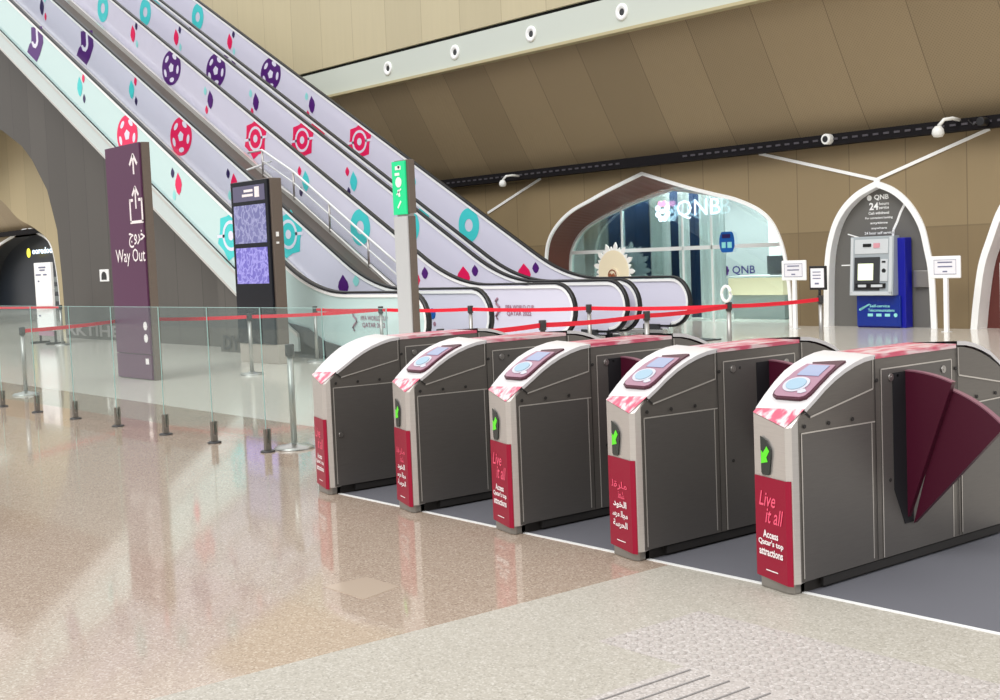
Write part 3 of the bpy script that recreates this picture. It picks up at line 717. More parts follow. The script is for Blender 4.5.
m = MB(); add_text(m, 'FIFA WORLD CUP', (13.76, TB2[0], TB2[1]+.05), FX, FZ, .72, .07, .02); add_text(m, 'QATAR 2022', (13.76, TB2[0]+.02, TB2[1]-.06), FX, FZ, .62, .085, .02)
build('side_lettering', m, M['mauve'], e2, fix=False)
m = MB(); k = [(13.75, TB2[0]+.55+.06*sin(x*1.3), TB2[1]+.2-.05*x) for x in range(8)]; m.tube(k, .018, 6); build('side_emblem', m, M['mauve'], e2)
for esc, a in ((e1, 12.08), ):
    m = MB(); m.cyl((a, 16.47, .66), .085, .01, 'a', 18); build('blue_dot_sticker', m, M['sticker'], esc)
    m = MB(); [m.cyl((a, 16.68, .74-.11*i), .025, .01, 'a', 10) for i in range(3)]; build('small_sticker', m, M['postcap'], esc)
    m = MB(); m.cyl((a, 16.42, .5), .035, .01, 'a', 12); build('small_sticker', m, M['mauve'], esc)
m = MB(); [m.box(b_, b_+.02, 15.6, 15.95, .12, .24) for b_ in (11.0, 11.5)]
# ---- stair channel between first and second escalator, with a glazed rail
t = thing('service_channel', (12.95, 20, 0), 'dark brown inclined channel between the nearest and middle escalators', 'channel')
m = MB(); m.prism([(12.28, 18.4, .30), (12.28, 34.5, H(34.5)-1.0), (12.28, 34.5, H(34.5)-1.4), (12.28, 19.0, 0), (12.28, 18.4, 0)], (1.32, 0, 0)); build('inclined_deck', m, M['stairdeck'], t)
m = MB(); m.sweep([(13.62, 18.5, .35), (13.62, 34, H(34)-.92)], [(-.03, -.1), (-.03, .06), (.03, .06), (.03, -.1)], axis=(1, 0, 0)); build('edge_strip', m, M['esc_trim'], t)
m = MB(); m.tube([(12.3, 24.2, H(24.2)-.92), (13.0, 24.0, H(24.2)-.9), (13.55, 23.8, H(24.2)-.7)], .022, 8); build('cross_bar', m, M['whitemetal'], t)
t = thing('stair_railing', (13.3, 21, 1), 'thin pale handrail with upright posts beside the dark stair', 'railing')
rt = [(24.3, 3.86), (23.72, 3.863), (22.536, 3.369-.03), (21.276, 2.65), (20.005, 1.95), (19.1, 1.46)]
m = MB(); m.tube([(13.3, b, z) for b, z in rt], .022, 8); build('top_rail', m, M['whitemetal'], t)
m = MB(); m.tube([(13.3, b, z-.22) for b, z in rt[1:]], .014, 8); build('middle_rail', m, M['whitemetal'], t)
m = MB(); m.tube([(13.3, b, z-.5) for b, z in rt[1:]], .02, 8); build('lower_rail', m, M['esc_trim'], t)
for b, z in rt[1:5]:
    m = MB(); m.tube([(13.3, b, z), (13.3, b, z-.55)], .022, 8); build('post', m, M['steel'], t)
m = MB()
for p, q in zip(rt[1:], rt[2:]): m.prism([(13.3, p[0]-.04, p[1]-.04), (13.3, q[0]+.04, q[1]-.04), (13.3, q[0]+.04, q[1]-.48), (13.3, p[0]-.04, p[1]-.48)], (.01, 0, 0))
build('glass_infill', m, M['railglass'], t, fix=False)

# ================================================================ grey cladding wall below the near escalator, with the big arch
GA = 11.65
AR = [(30.62, 0), (30.67, 1.375), (30.785, 2.564), (31.265, 3.541), (32.133, 4.327), (32.768, 4.72), (34.14, 5.25), (36.2, 5.6)]
AR = AR+[(72.4-b, z) for b, z in AR[:-1]][::-1]
top = [(21.2, H(21.2)-1.37), (34, H(34)-1.37), (44, H(34)-1.2), (44, 0)]
pl = [(21.2, 0)]+[top[0], top[1], top[2], top[3]]+AR[::-1]
m = MB(); m.prism([(GA, b, z) for b, z in pl], (.35, 0, 0)); struct('wall_left', m, M['greywall'], fix=False)
m = MB(); m.prism([(10.98, b, z) for b, z in [(18.5, 0), (18.9, .1), (20.5, H(20.5)-1.35), (21.45, H(21.45)-1.35), (21.45, 0)]], (.7, 0, 0)); struct('wall_stair_plinth', m, M['greywall'], fix=False)
m = MB(); m.prism([(11.68, 21.4, 0), (11.0, 21.4, 0), (11.68, 22.6, 0)], (0, 0, .35)); struct('trim_15', m, M['greywall'])
t = thing('plinth_lettering', (GA, 28.5, 0), 'row of pale grey capital letters along the foot of the dark wall', 'lettering')
m = MB(); add_text(m, 'RKTIHEI', (GA-.012, 28.9, .2), FX, FZ, 3.2, .26, .03); build('letters', m, M['stonelett'], t, fix=False)
t = thing('plinth_lettering', (10.97, 20.7, 0), 'dark capital letters at the wall foot left of the kiosk', 'lettering')
m = MB(); add_text(m, 'DYK', (10.965, 20.85, .17), FX, FZ, .95, .26, .03); build('letters', m, M['darklett'], t, fix=False)
t = thing('wall_plate', (GA-.02, 28.1, 1.3), 'small white square plate with a black arch symbol on the dark wall', 'sign')
m = MB(); m.box(GA-.02, GA, 27.86, 28.36, 1.31, 1.58); build('plate', m, M['white'], t, .004)
m = MB(); 
m.prism([(GA-.025, 28.11+.14*cos(x), 1.42+.1*sin(x)*1.1) for x in [pi*i/10 for i in range(11)]]+[(GA-.025, 27.97, 1.35), (GA-.025, 28.25, 1.35)], (.004, 0, 0)); build('arch_symbol', m, M['black'], t)

M['inner'] = panelled('inner_beige_wall', s2l(184, 168, 132), s2l(140, 124, 96), 1.3, .55, .1, None, 0, .06)
IA = smooth_path([(34.45, 0), (34.5, 1.2), (34.7, 2.0), (35.0, 2.42), (36.1, 2.83), (37.3, 3.15), (38.6, 3.73), (41.0, 4.4), (43.4, 3.73), (44.7, 3.1), (46.5, 2.4), (47.0, 1.2), (47.1, 0)][::-1])
m = MB(); m.prism([(13.0, b, z) for b, z in [(50, 0), (50, H(34)-1.5), (30.5, 5.9), (30.5, 0)]+IA[::-1]], (.25, 0, 0)); struct('wall_inner', m, M['inner'], fix=False)
# ---- shop seen through the arch
m = MB(); m.prism([(AW+.9, b, z) for b, z in LO], (.04, 0, 0)); struct('wall_shop_back', m, M['shopdark'])
m = MB(); m.loft([(AW, b, z) for b, z in LO], [(AW+.9, b, z) for b, z in LO]); struct('wall_shop_reveal', m, M['plinth'])
t = thing('shop_sign', (AW+.6, 55, 2.35), 'white lit shop sign with a yellow dot under the distant arch', 'sign')
m = MB(); add_text(m, 'ooredoo', (AW+.6, 55.5, 2.56), FX, FZ, 2.4, .27, .04); add_text(m, 'Store', (AW+.6, 53.4, 2.5), FX, FZ, 1.3, .2, .04); build('sign_letters', m, M['signlit'], t, fix=False)
m = MB(); m.cyl((AW+.58, 57.1, 2.5), .2, .02, 'a', 16); build('dot', m, M['yellow'], t)
t = thing('shop_shelving', (AW+.7, 54.0, 0), 'pale stacked shelves inside the distant dark shop', 'shelving')
for z in (1.2, .8, .4):
    m = MB(); m.box(AW+.5, AW+.88, 53.4, 54.6, z, z+.22); build('shelf', m, M['shopsh'], t, .01)
m = MB(); m.box(AW+.84, AW+.89, 53.3, 54.7, 0, 1.5); build('back_panel', m, M['plinth'], t)
# ---- notice board by the arch
t = thing('notice_board', (10.4, 28.4, 0), 'tall white notice board standing beside the big arch', 'notice board')
m = MB(); m.box(10.38, 10.44, 27.95, 28.95, .3, 1.78); build('board', m, M['white'], t, .008)
m2 = MB()
for i, (b, z, w_) in enumerate([(28.45, 1.66, .4), (28.45, 1.6, .3), (28.7, 1.5, .3), (28.3, 1.5, .2), (28.7, 1.36, .08), (28.2, .8, .12), (28.75, .6, .1)]): m2.box(10.372, 10.38, b-w_/2, b+w_/2, z, z+.03)
build('print', m2, M['ink'], t)
m = MB(); m.box(10.38, 10.44, 28.0, 28.9, .18, .28); build('lower_panel', m, M['mauve'], t)
m = MB(); m.box(10.2, 10.6, 27.95, 28.05, 0, .05); m.box(10.2, 10.6, 28.85, 28.95, 0, .05); m.box(10.39, 10.43, 27.98, 28.02, .05, .3); m.box(10.39, 10.43, 28.88, 28.92, .05, .3); build('feet', m, M['postcap'], t)

# ================================================================ way out totem
t = thing('wayfinding_totem', (7.65, 17.4, 0), 'tall plum way out sign pillar behind the glass barrier', 'sign pillar')
m = MB(); m.box(7.60, 7.71, 16.82, 18.0, .0, 3.25); build('body', m, M['taupe'], t, .004)
m = MB(); m.box(7.57, 7.60, 16.86, 18.0, .36, 3.25); m.box(7.57, 7.60, 16.86, 18.0, .01, .35); build('front_panel', m, M['plum'], t, .003)
def line(m, p, q, wd, a, d=.004):
    p, q = Vector((a, *p)), Vector((a, *q)); tt = (q-p).normalized(); n = Vector((1, 0, 0)).cross(tt)*wd/2
    m.prism([p-n, q-n, q+n, p+n], (d, 0, 0)); return m
ax = 7.565
m = MB(); c = 17.06
line(m, (c, 2.83), (c, 3.09), .04, ax); line(m, (c-.12, 2.96), (c+.005, 3.10), .045, ax); line(m, (c+.12, 2.96), (c-.005, 3.10), .045, ax); build('arrow_symbol', m, M['textwhite'], t, fix=False)
m = MB(); c = 17.05
line(m, (c, 2.36), (c, 2.64), .035, ax); line(m, (c-.1, 2.54), (c+.005, 2.66), .04, ax); line(m, (c+.1, 2.54), (c-.005, 2.66), .04, ax)
for p, q in (((c-.09, 2.48), (c-.19, 2.48)), ((c-.19, 2.5), (c-.19, 2.18)), ((c-.21, 2.18), (c+.21, 2.18)), ((c+.19, 2.18), (c+.19, 2.5)), ((c+.19, 2.48), (c+.09, 2.48))): line(m, p, q, .04, ax)
build('exit_symbol', m, M['textwhite'], t, fix=False)
m = MB(); add_text(m, '\ufe9d\ufeed\ufeae\ufea7', (ax, 17.08, 1.95), FX, FZ, .52, .24, .015); build('arabic_lettering', m, M['textwhite'], t, fix=False)
m = MB(); add_text(m, 'Way Out', (ax, 17.33, 1.70), FX, FZ, .98, .24, .005); build('lettering', m, M['textwhite'], t, fix=False)
m = MB(); m.cyl((ax, 16.98, .75), .06, .004, 'a', 14); m.cyl((ax, 16.98, .58), .06, .004, 'a', 14); m.box(ax, ax+.004, 16.93, 17.03, .22, .3); build('small_symbols', m, M['textwhite'], t)

# ================================================================ kiosk
t = thing('directory_kiosk', (10.1, 18.3, 0), 'tall black directory kiosk with map screens before the nearest escalator', 'kiosk')
m = MB(); m.box(9.97, 10.16, 17.58, 18.78, .3, 2.84); build('cabinet', m, M['taupe'], t, .01)
m = MB(); m.box(9.93, 9.97, 17.62, 18.78, .3, 2.83); gl = build('front_glass', m, M['gscreen'], t, .004)
m = MB(); m.box(9.925, 9.93, 17.70, 18.70, 2.52, 2.76); build('header_screen', m, M['header'], gl)
m = MB(); m.box(9.925, 9.93, 17.70, 18.70, 1.87, 2.46); build('map_screen', m, M['map'], gl)
m = MB(); m.box(9.925, 9.93, 17.70, 18.70, 1.24, 1.80); build('lower_screen', m, M['map2'], gl)
m = MB(); m.box(9.92, 9.925, 18.06, 18.34, 2.66, 2.70); m.box(9.92, 9.925, 18.06, 18.40, 2.59, 2.63); m.box(9.92, 9.925, 17.86, 18.0, 2.57, 2.73); build('header_marks', m, M['textwhite'], gl)
m = MB(); m.box(9.95, 10.16, 17.58, 18.78, 0, .3); build('plinth', m, M['beige_cap'], t, .006)
m = MB(); m.box(10.02, 10.06, 17.56, 17.58, 1.95, 2.02); m.box(10.02, 10.06, 17.56, 17.58, 1.84, 1.87); build('side_lock', m, M['white'], t)

# ================================================================ green exit post
t = thing('exit_sign_post', (8.1, 11.38, 0), 'slim white post with a green emergency exit sign on top', 'sign post')
m = MB(); m.box(8.02, 8.10, 11.26, 11.52, 0, 1.97); build('post_body', m, M['taupe'], t, .004)
m = MB(); m.box(8.0, 8.02, 11.28, 11.52, .72, 1.97); build('white_face', m, M['palegrey'], t, .003)
m = MB(); m.box(8.02, 8.10, 11.24, 11.50, 2.0, 2.56); build('sign_box', m, M['taupe'], t, .004)
m = MB(); m.box(8.0, 8.02, 11.28, 11.52, 1.99, 2.55); sg = build('green_panel', m, M['signgreen'], t, .003)
m = MB(); a_ = 7.995; c = 11.4
m.box(a_, 8.0, c-.05, c+.05, 2.46, 2.5); m.box(a_, 8.0, c-.02, c+.06, 2.4, 2.43); m.cyl((a_, c, 2.33), .055, .004, 'a', 14)
line(m, (c-.03, 2.13), (c+.03, 2.06), .022, a_)
m.cyl((a_, c-.015, 2.49), .02, .004, 'a', 8); line(m, (c+.01, 2.25), (c-.01, 2.18), .03, a_); line(m, (c-.04, 2.26), (c+.04, 2.2), .015, a_)
build('symbols', m, M['textwhite'], sg, fix=False)
m = MB(); m.box(8.03, 8.09, 11.27, 11.49, 1.96, 2.01); build('joint_collar', m, M['steel'], t)

# ================================================================ glass barrier
pegs = [(5.043, 15.356), (5.067, 14.308), (5.087, 13.261), (5.098, 12.206), (5.114, 11.166), (5.135, 10.249), (5.156, 9.357), (5.18, 8.45), (5.2, 7.62)]
pegs = [(5.02, 16.4)]+pegs
ords = ['leftmost', 'second', 'third', 'fourth', 'fifth', 'sixth', 'seventh', 'eighth', 'ninth', 'tenth']
def peg(p, i):
    a, b = p
    lab = ['steel floor clamp just outside the left edge of the picture', 'steel floor clamp at the left edge of the picture', 'second steel floor clamp in view from the left', 'third steel floor clamp in view from the left', 'steel floor clamp before the way out sign pillar', 'steel floor clamp right of the way out sign pillar', 'second steel floor clamp from the gates along the barrier', 'steel floor clamp nearest the leaning stanchion base before the gates', 'steel floor clamp hidden beside the farthest gate', 'steel floor clamp at the gate end of the barrier'][i]
    t = thing('floor_clamp', (a, b, 0), lab, 'clamp', 'floor clamps of the glass barrier')
    m = MB(); m.lathe((a, b, 0), [(.06, 0), (.06, .01), (.05, .016), (.0, .016)], 20); build('base_disc', m, M['postcap'], t)
    m = MB()
    m.box(a-.026, a-.010, b-.018, b+.018, .015, .19); m.box(a+.010, a+.026, b-.018, b+.018, .015, .19); m.box(a-.010, a+.010, b-.018, b+.018, .015, .07); build('clamp_jaw', m, M['clamp'], t, .003)
for i, p in enumerate(pegs): peg(p, i)
for i, (p, q) in enumerate(zip(pegs, pegs[1:])):
    p_, q_ = Vector((*p, .1)), Vector((*q, .1)); d = (q_-p_).normalized(); n = d.cross(Vector((0, 0, 1)))
    t = thing('glass_panel', ((p[0]+q[0])/2, (p[1]+q[1])/2, .1), 'clear frameless glass barrier panel, %s counting from the left edge' % ords[i], 'glass panel', 'glass panels of the low barrier')
    A = p_+d*.012; B = q_-d*.012
    m = MB(); m.prism([A-n*.004, B-n*.004, B+n*.004, A+n*.004], (0, 0, 1.07)); build('pane', m, M['glass'], t)
    m = MB(); m.prism([A-n*.006+Vector((0, 0, 1.07)), B-n*.006+Vector((0, 0, 1.07)), B+n*.006+Vector((0, 0, 1.07)), A+n*.006+Vector((0, 0, 1.07))], (0, 0, .003))
    m.prism([B-d*.002-n*.0045, B-n*.0045, B+n*.0045, B-d*.002+n*.0045], (0, 0, 1.07)); build('polished_edge', m, M['glassedge'], t)

# ================================================================ stanchions and belts
def stanchion(a, b, label, h=.86, capcol='postcap', r=.026):
    t = thing('stanchion', (a, b, 0), label, 'stanchion', 'belt stanchions')
    m = MB(); m.lathe((a, b, 0), [(.165, 0), (.165, .012), (.14, .025), (.05, .04), (.03, .05), (.0, .05)], 28); build('base', m, M['post'], t)
    m = MB(); m.cyl((a, b, .045), r, h-.13, 'z', 16); build('pole', m, M['post'], t)
    m = MB(); m.cyl((a, b, h-.10), r+.012, .10, 'z', 16); build('belt_cassette', m, M[capcol], t, .004)
    return t
def belt(p, q, label, z0=.81, z1=.81, h=.048, sag=.015):
    n = 12; A = []; B = []; dd_ = (Vector(q)-Vector(p)).normalized()*.036; p = Vector(p)+dd_; q = Vector(q)-dd_
    for i in range(n+1):
        t = i/n; x = Vector((p[0]+(q[0]-p[0])*t, p[1]+(q[1]-p[1])*t, z0+(z1-z0)*t-sag*4*t*(1-t))); A.append(x-Vector((0, 0, h/2))); B.append(x+Vector((0, 0, h/2)))
    d = (Vector((*q, 0))-Vector((*p, 0))).normalized(); nn = Vector((-d.y, d.x, 0))*.0015
    m = MB(); m.loft([x-nn for x in A], [x-nn for x in B]); m.loft([x+nn for x in A], [x+nn for x in B]); m.loft([x-nn for x in B], [x+nn for x in B]); m.loft([x-nn for x in A], [x+nn for x in A])
    tag(build('barrier_belt', m, M['belt']), label, 'belt', 'red barrier belts')
S = {}
def st(k, a, b, label, **kw): S[k] = (a, b); return stanchion(a, b, label, **kw)
st('A', 5.75, 16.6, 'stanchion behind the glass near the left edge of the picture')
st('H', 7.95, 18.3, 'stanchion hidden behind the way out sign pillar')
st('1', 8.8, 16.3, 'stanchion between the way out sign pillar and the kiosk')
st('2', 5.4, 9.35, 'stanchion beside the last glass panel before the farthest gate')
st('F', 10.37, 27.5, 'distant white stanchion right of the tall notice board')
st('G', 9.9, 33.5, 'distant stanchion outside the left edge of the picture')
st('r1', 10.5, 17.35, 'stanchion close to the side of the nearest escalator, right of the kiosk')
st('r2', 10.6, 15.7, 'stanchion before the escalator lettering, left of the green exit post')
st('r3', 10.9, 13.98, 'stanchion between the two rounded ends of the nearest escalator')
st('r4', 11.3, 12.06, 'stanchion behind the third gate before the far escalator end')
st('q0', 7.2, 9.7, 'stanchion hidden behind the second farthest gate')
st('q1', 8.5, 9.75, 'short looking stanchion behind the middle gate, left of the nearer belt row')
st('q2', 10.06, 9.84, 'stanchion behind the second nearest gate on the lower belt row')
tt = st('q3', 11.9, 10.28, 'stanchion with a white loop on top before the bank window')
m = MB(); m.tube([(11.86, 10.28+.07*cos(2*pi*i/16), .96+.09*sin(2*pi*i/16)) for i in range(17)], .018, 8); build('loop_top', m, M['white'], tt)
t5 = st('q4', 13.5, 10.16, 'stanchion carrying the black framed notice before the cash machine')
belt(S['A'], S['H'], 'red belt from the left stanchion to behind the way out sign pillar')
belt(S['H'], S['1'], 'red belt from behind the way out sign pillar to the kiosk stanchion')
belt(S['1'], S['r2'], 'long red belt from the kiosk stanchion past the escalator side')
belt(S['G'], S['F'], 'distant red belt at the left edge by the notice board')
belt(S['r1'], S['r2'], 'short red belt close along the nearest escalator side')
belt(S['r2'], S['r3'], 'red belt passing behind the green exit post')
belt(S['r3'], S['r4'], 'red belt across the rounded end of the middle escalator')
belt(S['r4'], S['q3'], 'red belt across the far escalator end to the loop topped stanchion')
belt(S['q0'], S['q1'], 'red belt rising from behind the middle gate')
belt(S['q1'], S['q2'], 'lower red belt between the two short looking stanchions')
belt(S['q2'], S['q3'], 'lower red belt meeting the upper one at the loop topped stanchion')
belt(S['q3'], S['q4'], 'red belt from the bank window to the black framed notice')
# framed notice on the stanchion
t = thing('framed_notice', (13.5, 10.16, .86), 'black framed notice fixed on top of the rightmost stanchion', 'sign')
m = MB(); m.box(13.47, 13.5, 10.05, 10.30, .93, 1.23); build('frame', m, M['black'], t, .005)
m = MB(); m.box(13.462, 13.47, 10.075, 10.275, .96, 1.20); pp = build('notice', m, M['paper'], t)
m = MB()
for z in (1.15, 1.11, 1.07): m.box(13.458, 13.462, 10.12, 10.24, z, z+.01)
m.box(13.458, 13.462, 10.15, 10.21, 1.0, 1.02); build('print', m, M['ink'], pp)
m = MB(); m.cyl((13.5, 10.17, .85), .018, .09, 'z', 10); build('bracket', m, M['black'], t)
def white_sign(a, b, label, side):
    t = thing('notice_stand', (a, b, 0), label, 'sign stand', 'white notice stands by the far wall')
    m = MB(); m.box(a-.02, a+.02, b-.27+side, b+.27+side, .87, 1.23); build('sign_board', m, M['white'], t, .015)
    m = MB(); m.box(a-.025, a-.02, b-.21+side, b+.21+side, .93, 1.18); pp = build('paper', m, M['paper'], t)
    m = MB(); 
    for z in (1.12, 1.05): m.box(a-.03, a-.025, b-.13+side, b+.13+side, z, z+.018)
    m.box(a-.03, a-.025, b-.04+side, b+.04+side, .97, .99)
    for q in ((b-.2, b-.195), (b+.195, b+.2)): m.box(a-.028, a-.025, q[0]+side, q[1]+side, .94, 1.17)
    for z in (.935, 1.165): m.box(a-.028, a-.025, b-.2+side, b+.2+side, z, z+.006)
    build('print', m, M['ink'], pp)
    m = MB(); m.box(a-.025, a+.025, b-.035, b+.035, .0, .88); build('pole', m, M['white'], t)
    m = MB(); m.box(a-.06, a+.06, b-.06, b+.06, 0, .008); build('base', m, M['whitemetal'], t)
white_sign(19.0, 14.86, 'white notice stand between the bank window and the cash machine niche', .0)
white_sign(19.0, 11.82, 'white notice stand between the cash machine niche and the brown door', .0)

# ================================================================ fare gates
SPINE = [(.10, .724), (.135, .757), (.186, .797), (.258, .838), (.329, .881), (.402, .918), (.475, .947), (.549, .969), (.623, .984), (.70, .990)]
LG = 2.06; GW = .27
def mir(p): return (LG-p[0], p[1])
BT = [(x+.004, z-.009) for x, z in SPINE[2:]]
SIDE = [(.142, .055), (.142, .75)]+BT+[mir(p) for p in BT[::-1]]+[(LG-.142, .75), (LG-.142, .055)]
def gate(n, label, reader, flaps, txt, arrow):
    O = Vector((4.3115, 3.4795+.93283*n, 0))
    G = lambda x, y, z: (O.x+x, O.y+y, z)
    t = thing('ticket_gate', G(LG/2, GW/2, 0), label, 'ticket gate', 'row of ticket gates')
    m = MB(); sh = lambda x, e: x+(.05 if e == 0 and x < .17 else 0)-(.05 if e == 1 and x > LG-.17 else 0)
    A = [G(sh(x, 1), .004, z) for x, z in SIDE]; B = [G(sh(x, 0), GW-.004, z) for x, z in SIDE]
    m.loft(A, B, True); m.add(A, [tuple(range(len(A)))]); m.add(B, [tuple(range(len(B)))]); build('body', m, M['gate'], t, fix=True)
    m = MB(); m.box(O.x+.17, O.x+LG-.17, O.y+.03, O.y+GW-.03, 0, .06); build('base_plinth', m, M['base'], t)
    m = MB(); m.box(O.x+.3, O.x+LG-.3, O.y+.008, O.y+.03, .012, .05); build('kick_strip', m, M['seamdark'], t)
    # side: bright seams, panels standing just proud of the body (on both sides)
    for sgn, y0 in ((-1, 0.004), (1, GW-.004)):
        Y = lambda d: O.y+y0+sgn*d
        def pl(x0, x1, z0, z1, z2, z3, d, name, mm, bev=0.):
            q = MB(); q.prism([(O.x+x0, Y(0), z0), (O.x+x1, Y(0), z1), (O.x+x1, Y(0), z2), (O.x+x0, Y(0), z3)], (0, sgn*d, 0)); return build(name, q, mm, t, bev)
        for k, (fx, nm) in enumerate(((lambda x: x, 'front'), (lambda x: LG-x, 'rear'))):
            sw = .045 if (sgn > 0) == (k == 0) else 0.
            xs = sorted((fx(.16+sw), fx(.665))); zt = (.698, .692) if k == 0 else (.692, .698)
            pl(xs[0], xs[1], .056, .056, zt[1], zt[0], .003, 'side_panel', M['gatedark'])
            q = MB()
            def ln(p, r_, wd=.006):
                p, r_ = Vector((O.x+fx(p[0]), Y(.0035), p[1])), Vector((O.x+fx(r_[0]), Y(.0035), r_[1])); tt = (r_-p).normalized(); nn = Vector((0, 1, 0)).cross(tt)*wd/2
                q.prism([p-nn, r_-nn, r_+nn, p+nn], (0, sgn*.001, 0))
            ln((.16+sw, .07), (.16+sw, .698)); ln((.16+sw, .698), (.69, .692)); ln((.665, .07), (.665, .69), .005); ln((.223, .762), (.679, .842), .007); ln((.679, .842), (.682, .975), .004)
            build('seams', q, M['seamline'], t, fix=False)
            q = MB(); ln((.695, .06), (.695, .985), .004); ln((.186, .79), (.223, .762), .008); build('shadow_gap', q, M['seamdark'], t, fix=False)
            q = MB()
            for x, z in ((.181, .727), (.35, .724), (.522, .722), (.708, .877)): q.cyl((O.x+fx(x), Y(.003), z), .009, sgn*.004, 'b', 10)
            build('screws', q, M['seamdark'], t, fix=False)
        q = pl(.743, LG-.743, .056, .056, .924, .924, .003, 'centre_door', M['gatedark'])
        q = MB()
        for x0, z0, x1, z1 in ((.743, .06, .743, .924), (.743, .924, LG-.743, .924), (LG-.743, .924, LG-.743, .06)):
            p, r_ = Vector((O.x+x0, Y(.0035), z0)), Vector((O.x+x1, Y(.0035), z1)); tt2 = (r_-p).normalized(); nn = Vector((0, 1, 0)).cross(tt2)*.003
            q.prism([p-nn, r_-nn, r_+nn, p+nn], (0, sgn*.001, 0))
        build('door_edge', q, M['seamline'], t, fix=False)
        for x in (.815, LG-.815):
            q = MB(); q.cyl((O.x+x, Y(.003), .882), .018, sgn*.006, 'b', 14); q.cyl((O.x+x, Y(.009), .882), .006, sgn*.002, 'b', 8); build('lock', q, M['steel'], t)
        q = MB(); q.cyl((O.x+.87, Y(.003), .885), .007, sgn*.003, 'b', 8); q.cyl((O.x+.80, Y(.003), .41), .009, sgn*.003, 'b', 8); q.cyl((O.x+LG-.27, Y(.003), .5), .009, sgn*.003, 'b', 8); build('screws', q, M['seamdark'], t)
        if n == 4 and sgn < 0:
            q = MB(); q.cyl((O.x+.2, Y(.003), .39), .016, sgn*.008, 'b', 14); build('lock', q, M['steel'], t)
    # nose at each end: slanted front plate, chamfer, wrap
    for end in (0, 1):
        def E_(x, y, z):
            return G(x, y, z) if not end else G(LG-x, GW-y, z)
        q = MB(); cs = [(.166, .264), (.098, .04), (.112, .014), (.139, .003), (.2, .02), (.2, .25)]
        zt = {0: .770, 1: .724, 2: .728, 3: .762, 4: .80, 5: .79}
        lo = [E_(x, y, .05) for x, y in cs]; hi = [E_(x, y, zt[i]) for i, (x, y) in enumerate(cs)]
        q.loft(lo, hi, True); q.add(lo, [tuple(range(6))]); q.add(hi, [tuple(range(6))]); build('front_column', q, M['gatelight'], t, fix=True)
        q = MB(); P0, P1 = Vector(E_(.164, .262, 0)), Vector(E_(.096, .04, 0)); P2 = Vector(E_(.108, .016, 0))
        nrm = Vector((P1-P0)).cross(Vector((0, 0, 1))).normalized()
        if (nrm.x > 0) != bool(end): nrm = -nrm
        q.loft([P0+nrm*.002+Vector((0, 0, .05)), P1+nrm*.002+Vector((0, 0, .042)), P2+nrm*.002+Vector((0, 0, .040))], [P0+nrm*.002+Vector((0, 0, .497)), P1+nrm*.002+Vector((0, 0, .497)), P2+nrm*.002+Vector((0, 0, .497))])
        bn = build('crimson_banner', q, M['banner'], t, fix=False)
        # lettering on the banner
        X = (P1-P0).normalized(); C = (P0+P1)/2+nrm*.0045; Z = Vector((0, 0, 1))
        if end: X = (P1-P0).normalized()
        q = MB()
        if txt == 'en':
            add_text(q, 'Live', C+Z*.40-X*.015, X, Z, .12, .065, .01, slant=.25); add_text(q, 'it all', C+Z*.33+X*.03, X, Z, .12, .07, .01, slant=.25)
        else:
            add_text(q, '\ufedf\ufed8\ufeae\ufe8e\ufee3', C+Z*.36, X, Z, .16, .045, .01); add_text(q, '\ufee7\ufecc\ufeb8', C+Z*.315+X*.02, X, Z, .07, .035, .01)
        build('script_lettering', q, M['bannertext'], bn, fix=False)
        q = MB()
        if txt == 'en':
            for s_, z_, w_ in (('Access', .245, .115), ("Qatar's top", .205, .19), ('attractions', .165, .18)): add_text(q, s_, C+Z*z_, X, Z, w_, .034, .03)
        else:
            for s_, z_, w_ in (('\ufea9\ufeed\ufea8\ufedf\ufe8d', .265, .14), ('\ufeb3\ufeae\ufee3 \ufedf\ufe8e\ufea0\ufee3', .215, .16), ('\ufe94\ufeb3\ufeae\ufea4\ufedf\ufe8d', .165, .15)): add_text(q, s_, C+Z*z_, X, Z, w_, .042, .03)
        q.add([C+X*.05+Z*.083, C-X*.04+Z*.083, C-X*.04+Z*.088, C+X*.05+Z*.088], [(0, 1, 2, 3)])
        build('white_lettering', q, M['textwhite'], bn, fix=False)
        # arrow display
        if arrow:
            D = P0+(P1-P0)*.40+nrm*.003
            q = MB(); h = [(-.035, .675), (.012, .66), (.045, .625), (.045, .60), (.028, .515), (.018, .507), (-.022, .505), (-.032, .515)]
            q.prism([D+X*x+Z*z for x, z in h], nrm*.004); ds = build('arrow_display', q, M['displayblack'], t, fix=True)
            q = MB(); D2 = D+nrm*.006+Z*.585
            q.add([D2+X*x+Z*z for x, z in [(.015, .05), (.035, .03), (.012, .0), (.022, -.018), (-.03, -.03), (-.028, .03), (-.014, .018)]], [tuple(range(7))])
            build('green_arrow', q, M['green'], ds, fix=False)
        # foot
        q = MB(); q.prism([E_(.155, .235, 0), E_(.118, .06, 0), (E_(.13, .03, 0)), E_(.2, .03, 0), E_(.2, .235, 0)], (0, 0, .055)); build('foot', q, M['foot'], t, .006)
        # top cover on the curve
        q = MB(); L_, R_ = [], []
        for x, z in SPINE[2:]:
            R_.append(E_(x, .0, z+.004)); L_.append(E_(x-.012*(1 if x > .2 else 0), .268, z-.008+.026*min(1, (x-.186)/.2)))
        q.loft(L_, R_, smooth=True); q.loft([Vector(p)-Vector((0, 0, .02)) for p in R_], R_, smooth=True); q.loft([Vector(p)-Vector((0, 0, .02)) for p in L_], L_, smooth=True)
        build('top_cover', q, M['gatewhite'], t, fix=False)
        # pink wrap triangle on the nose
        q = MB(); q.add([E_(.164, .264, .774), E_(.096, .036, .728), E_(.186, .0, .802)], [(0, 1, 2)]); q.add([E_(.164, .264, .774), E_(.186, .0, .802), E_(.19, .264, .79)], [(0, 1, 2)])
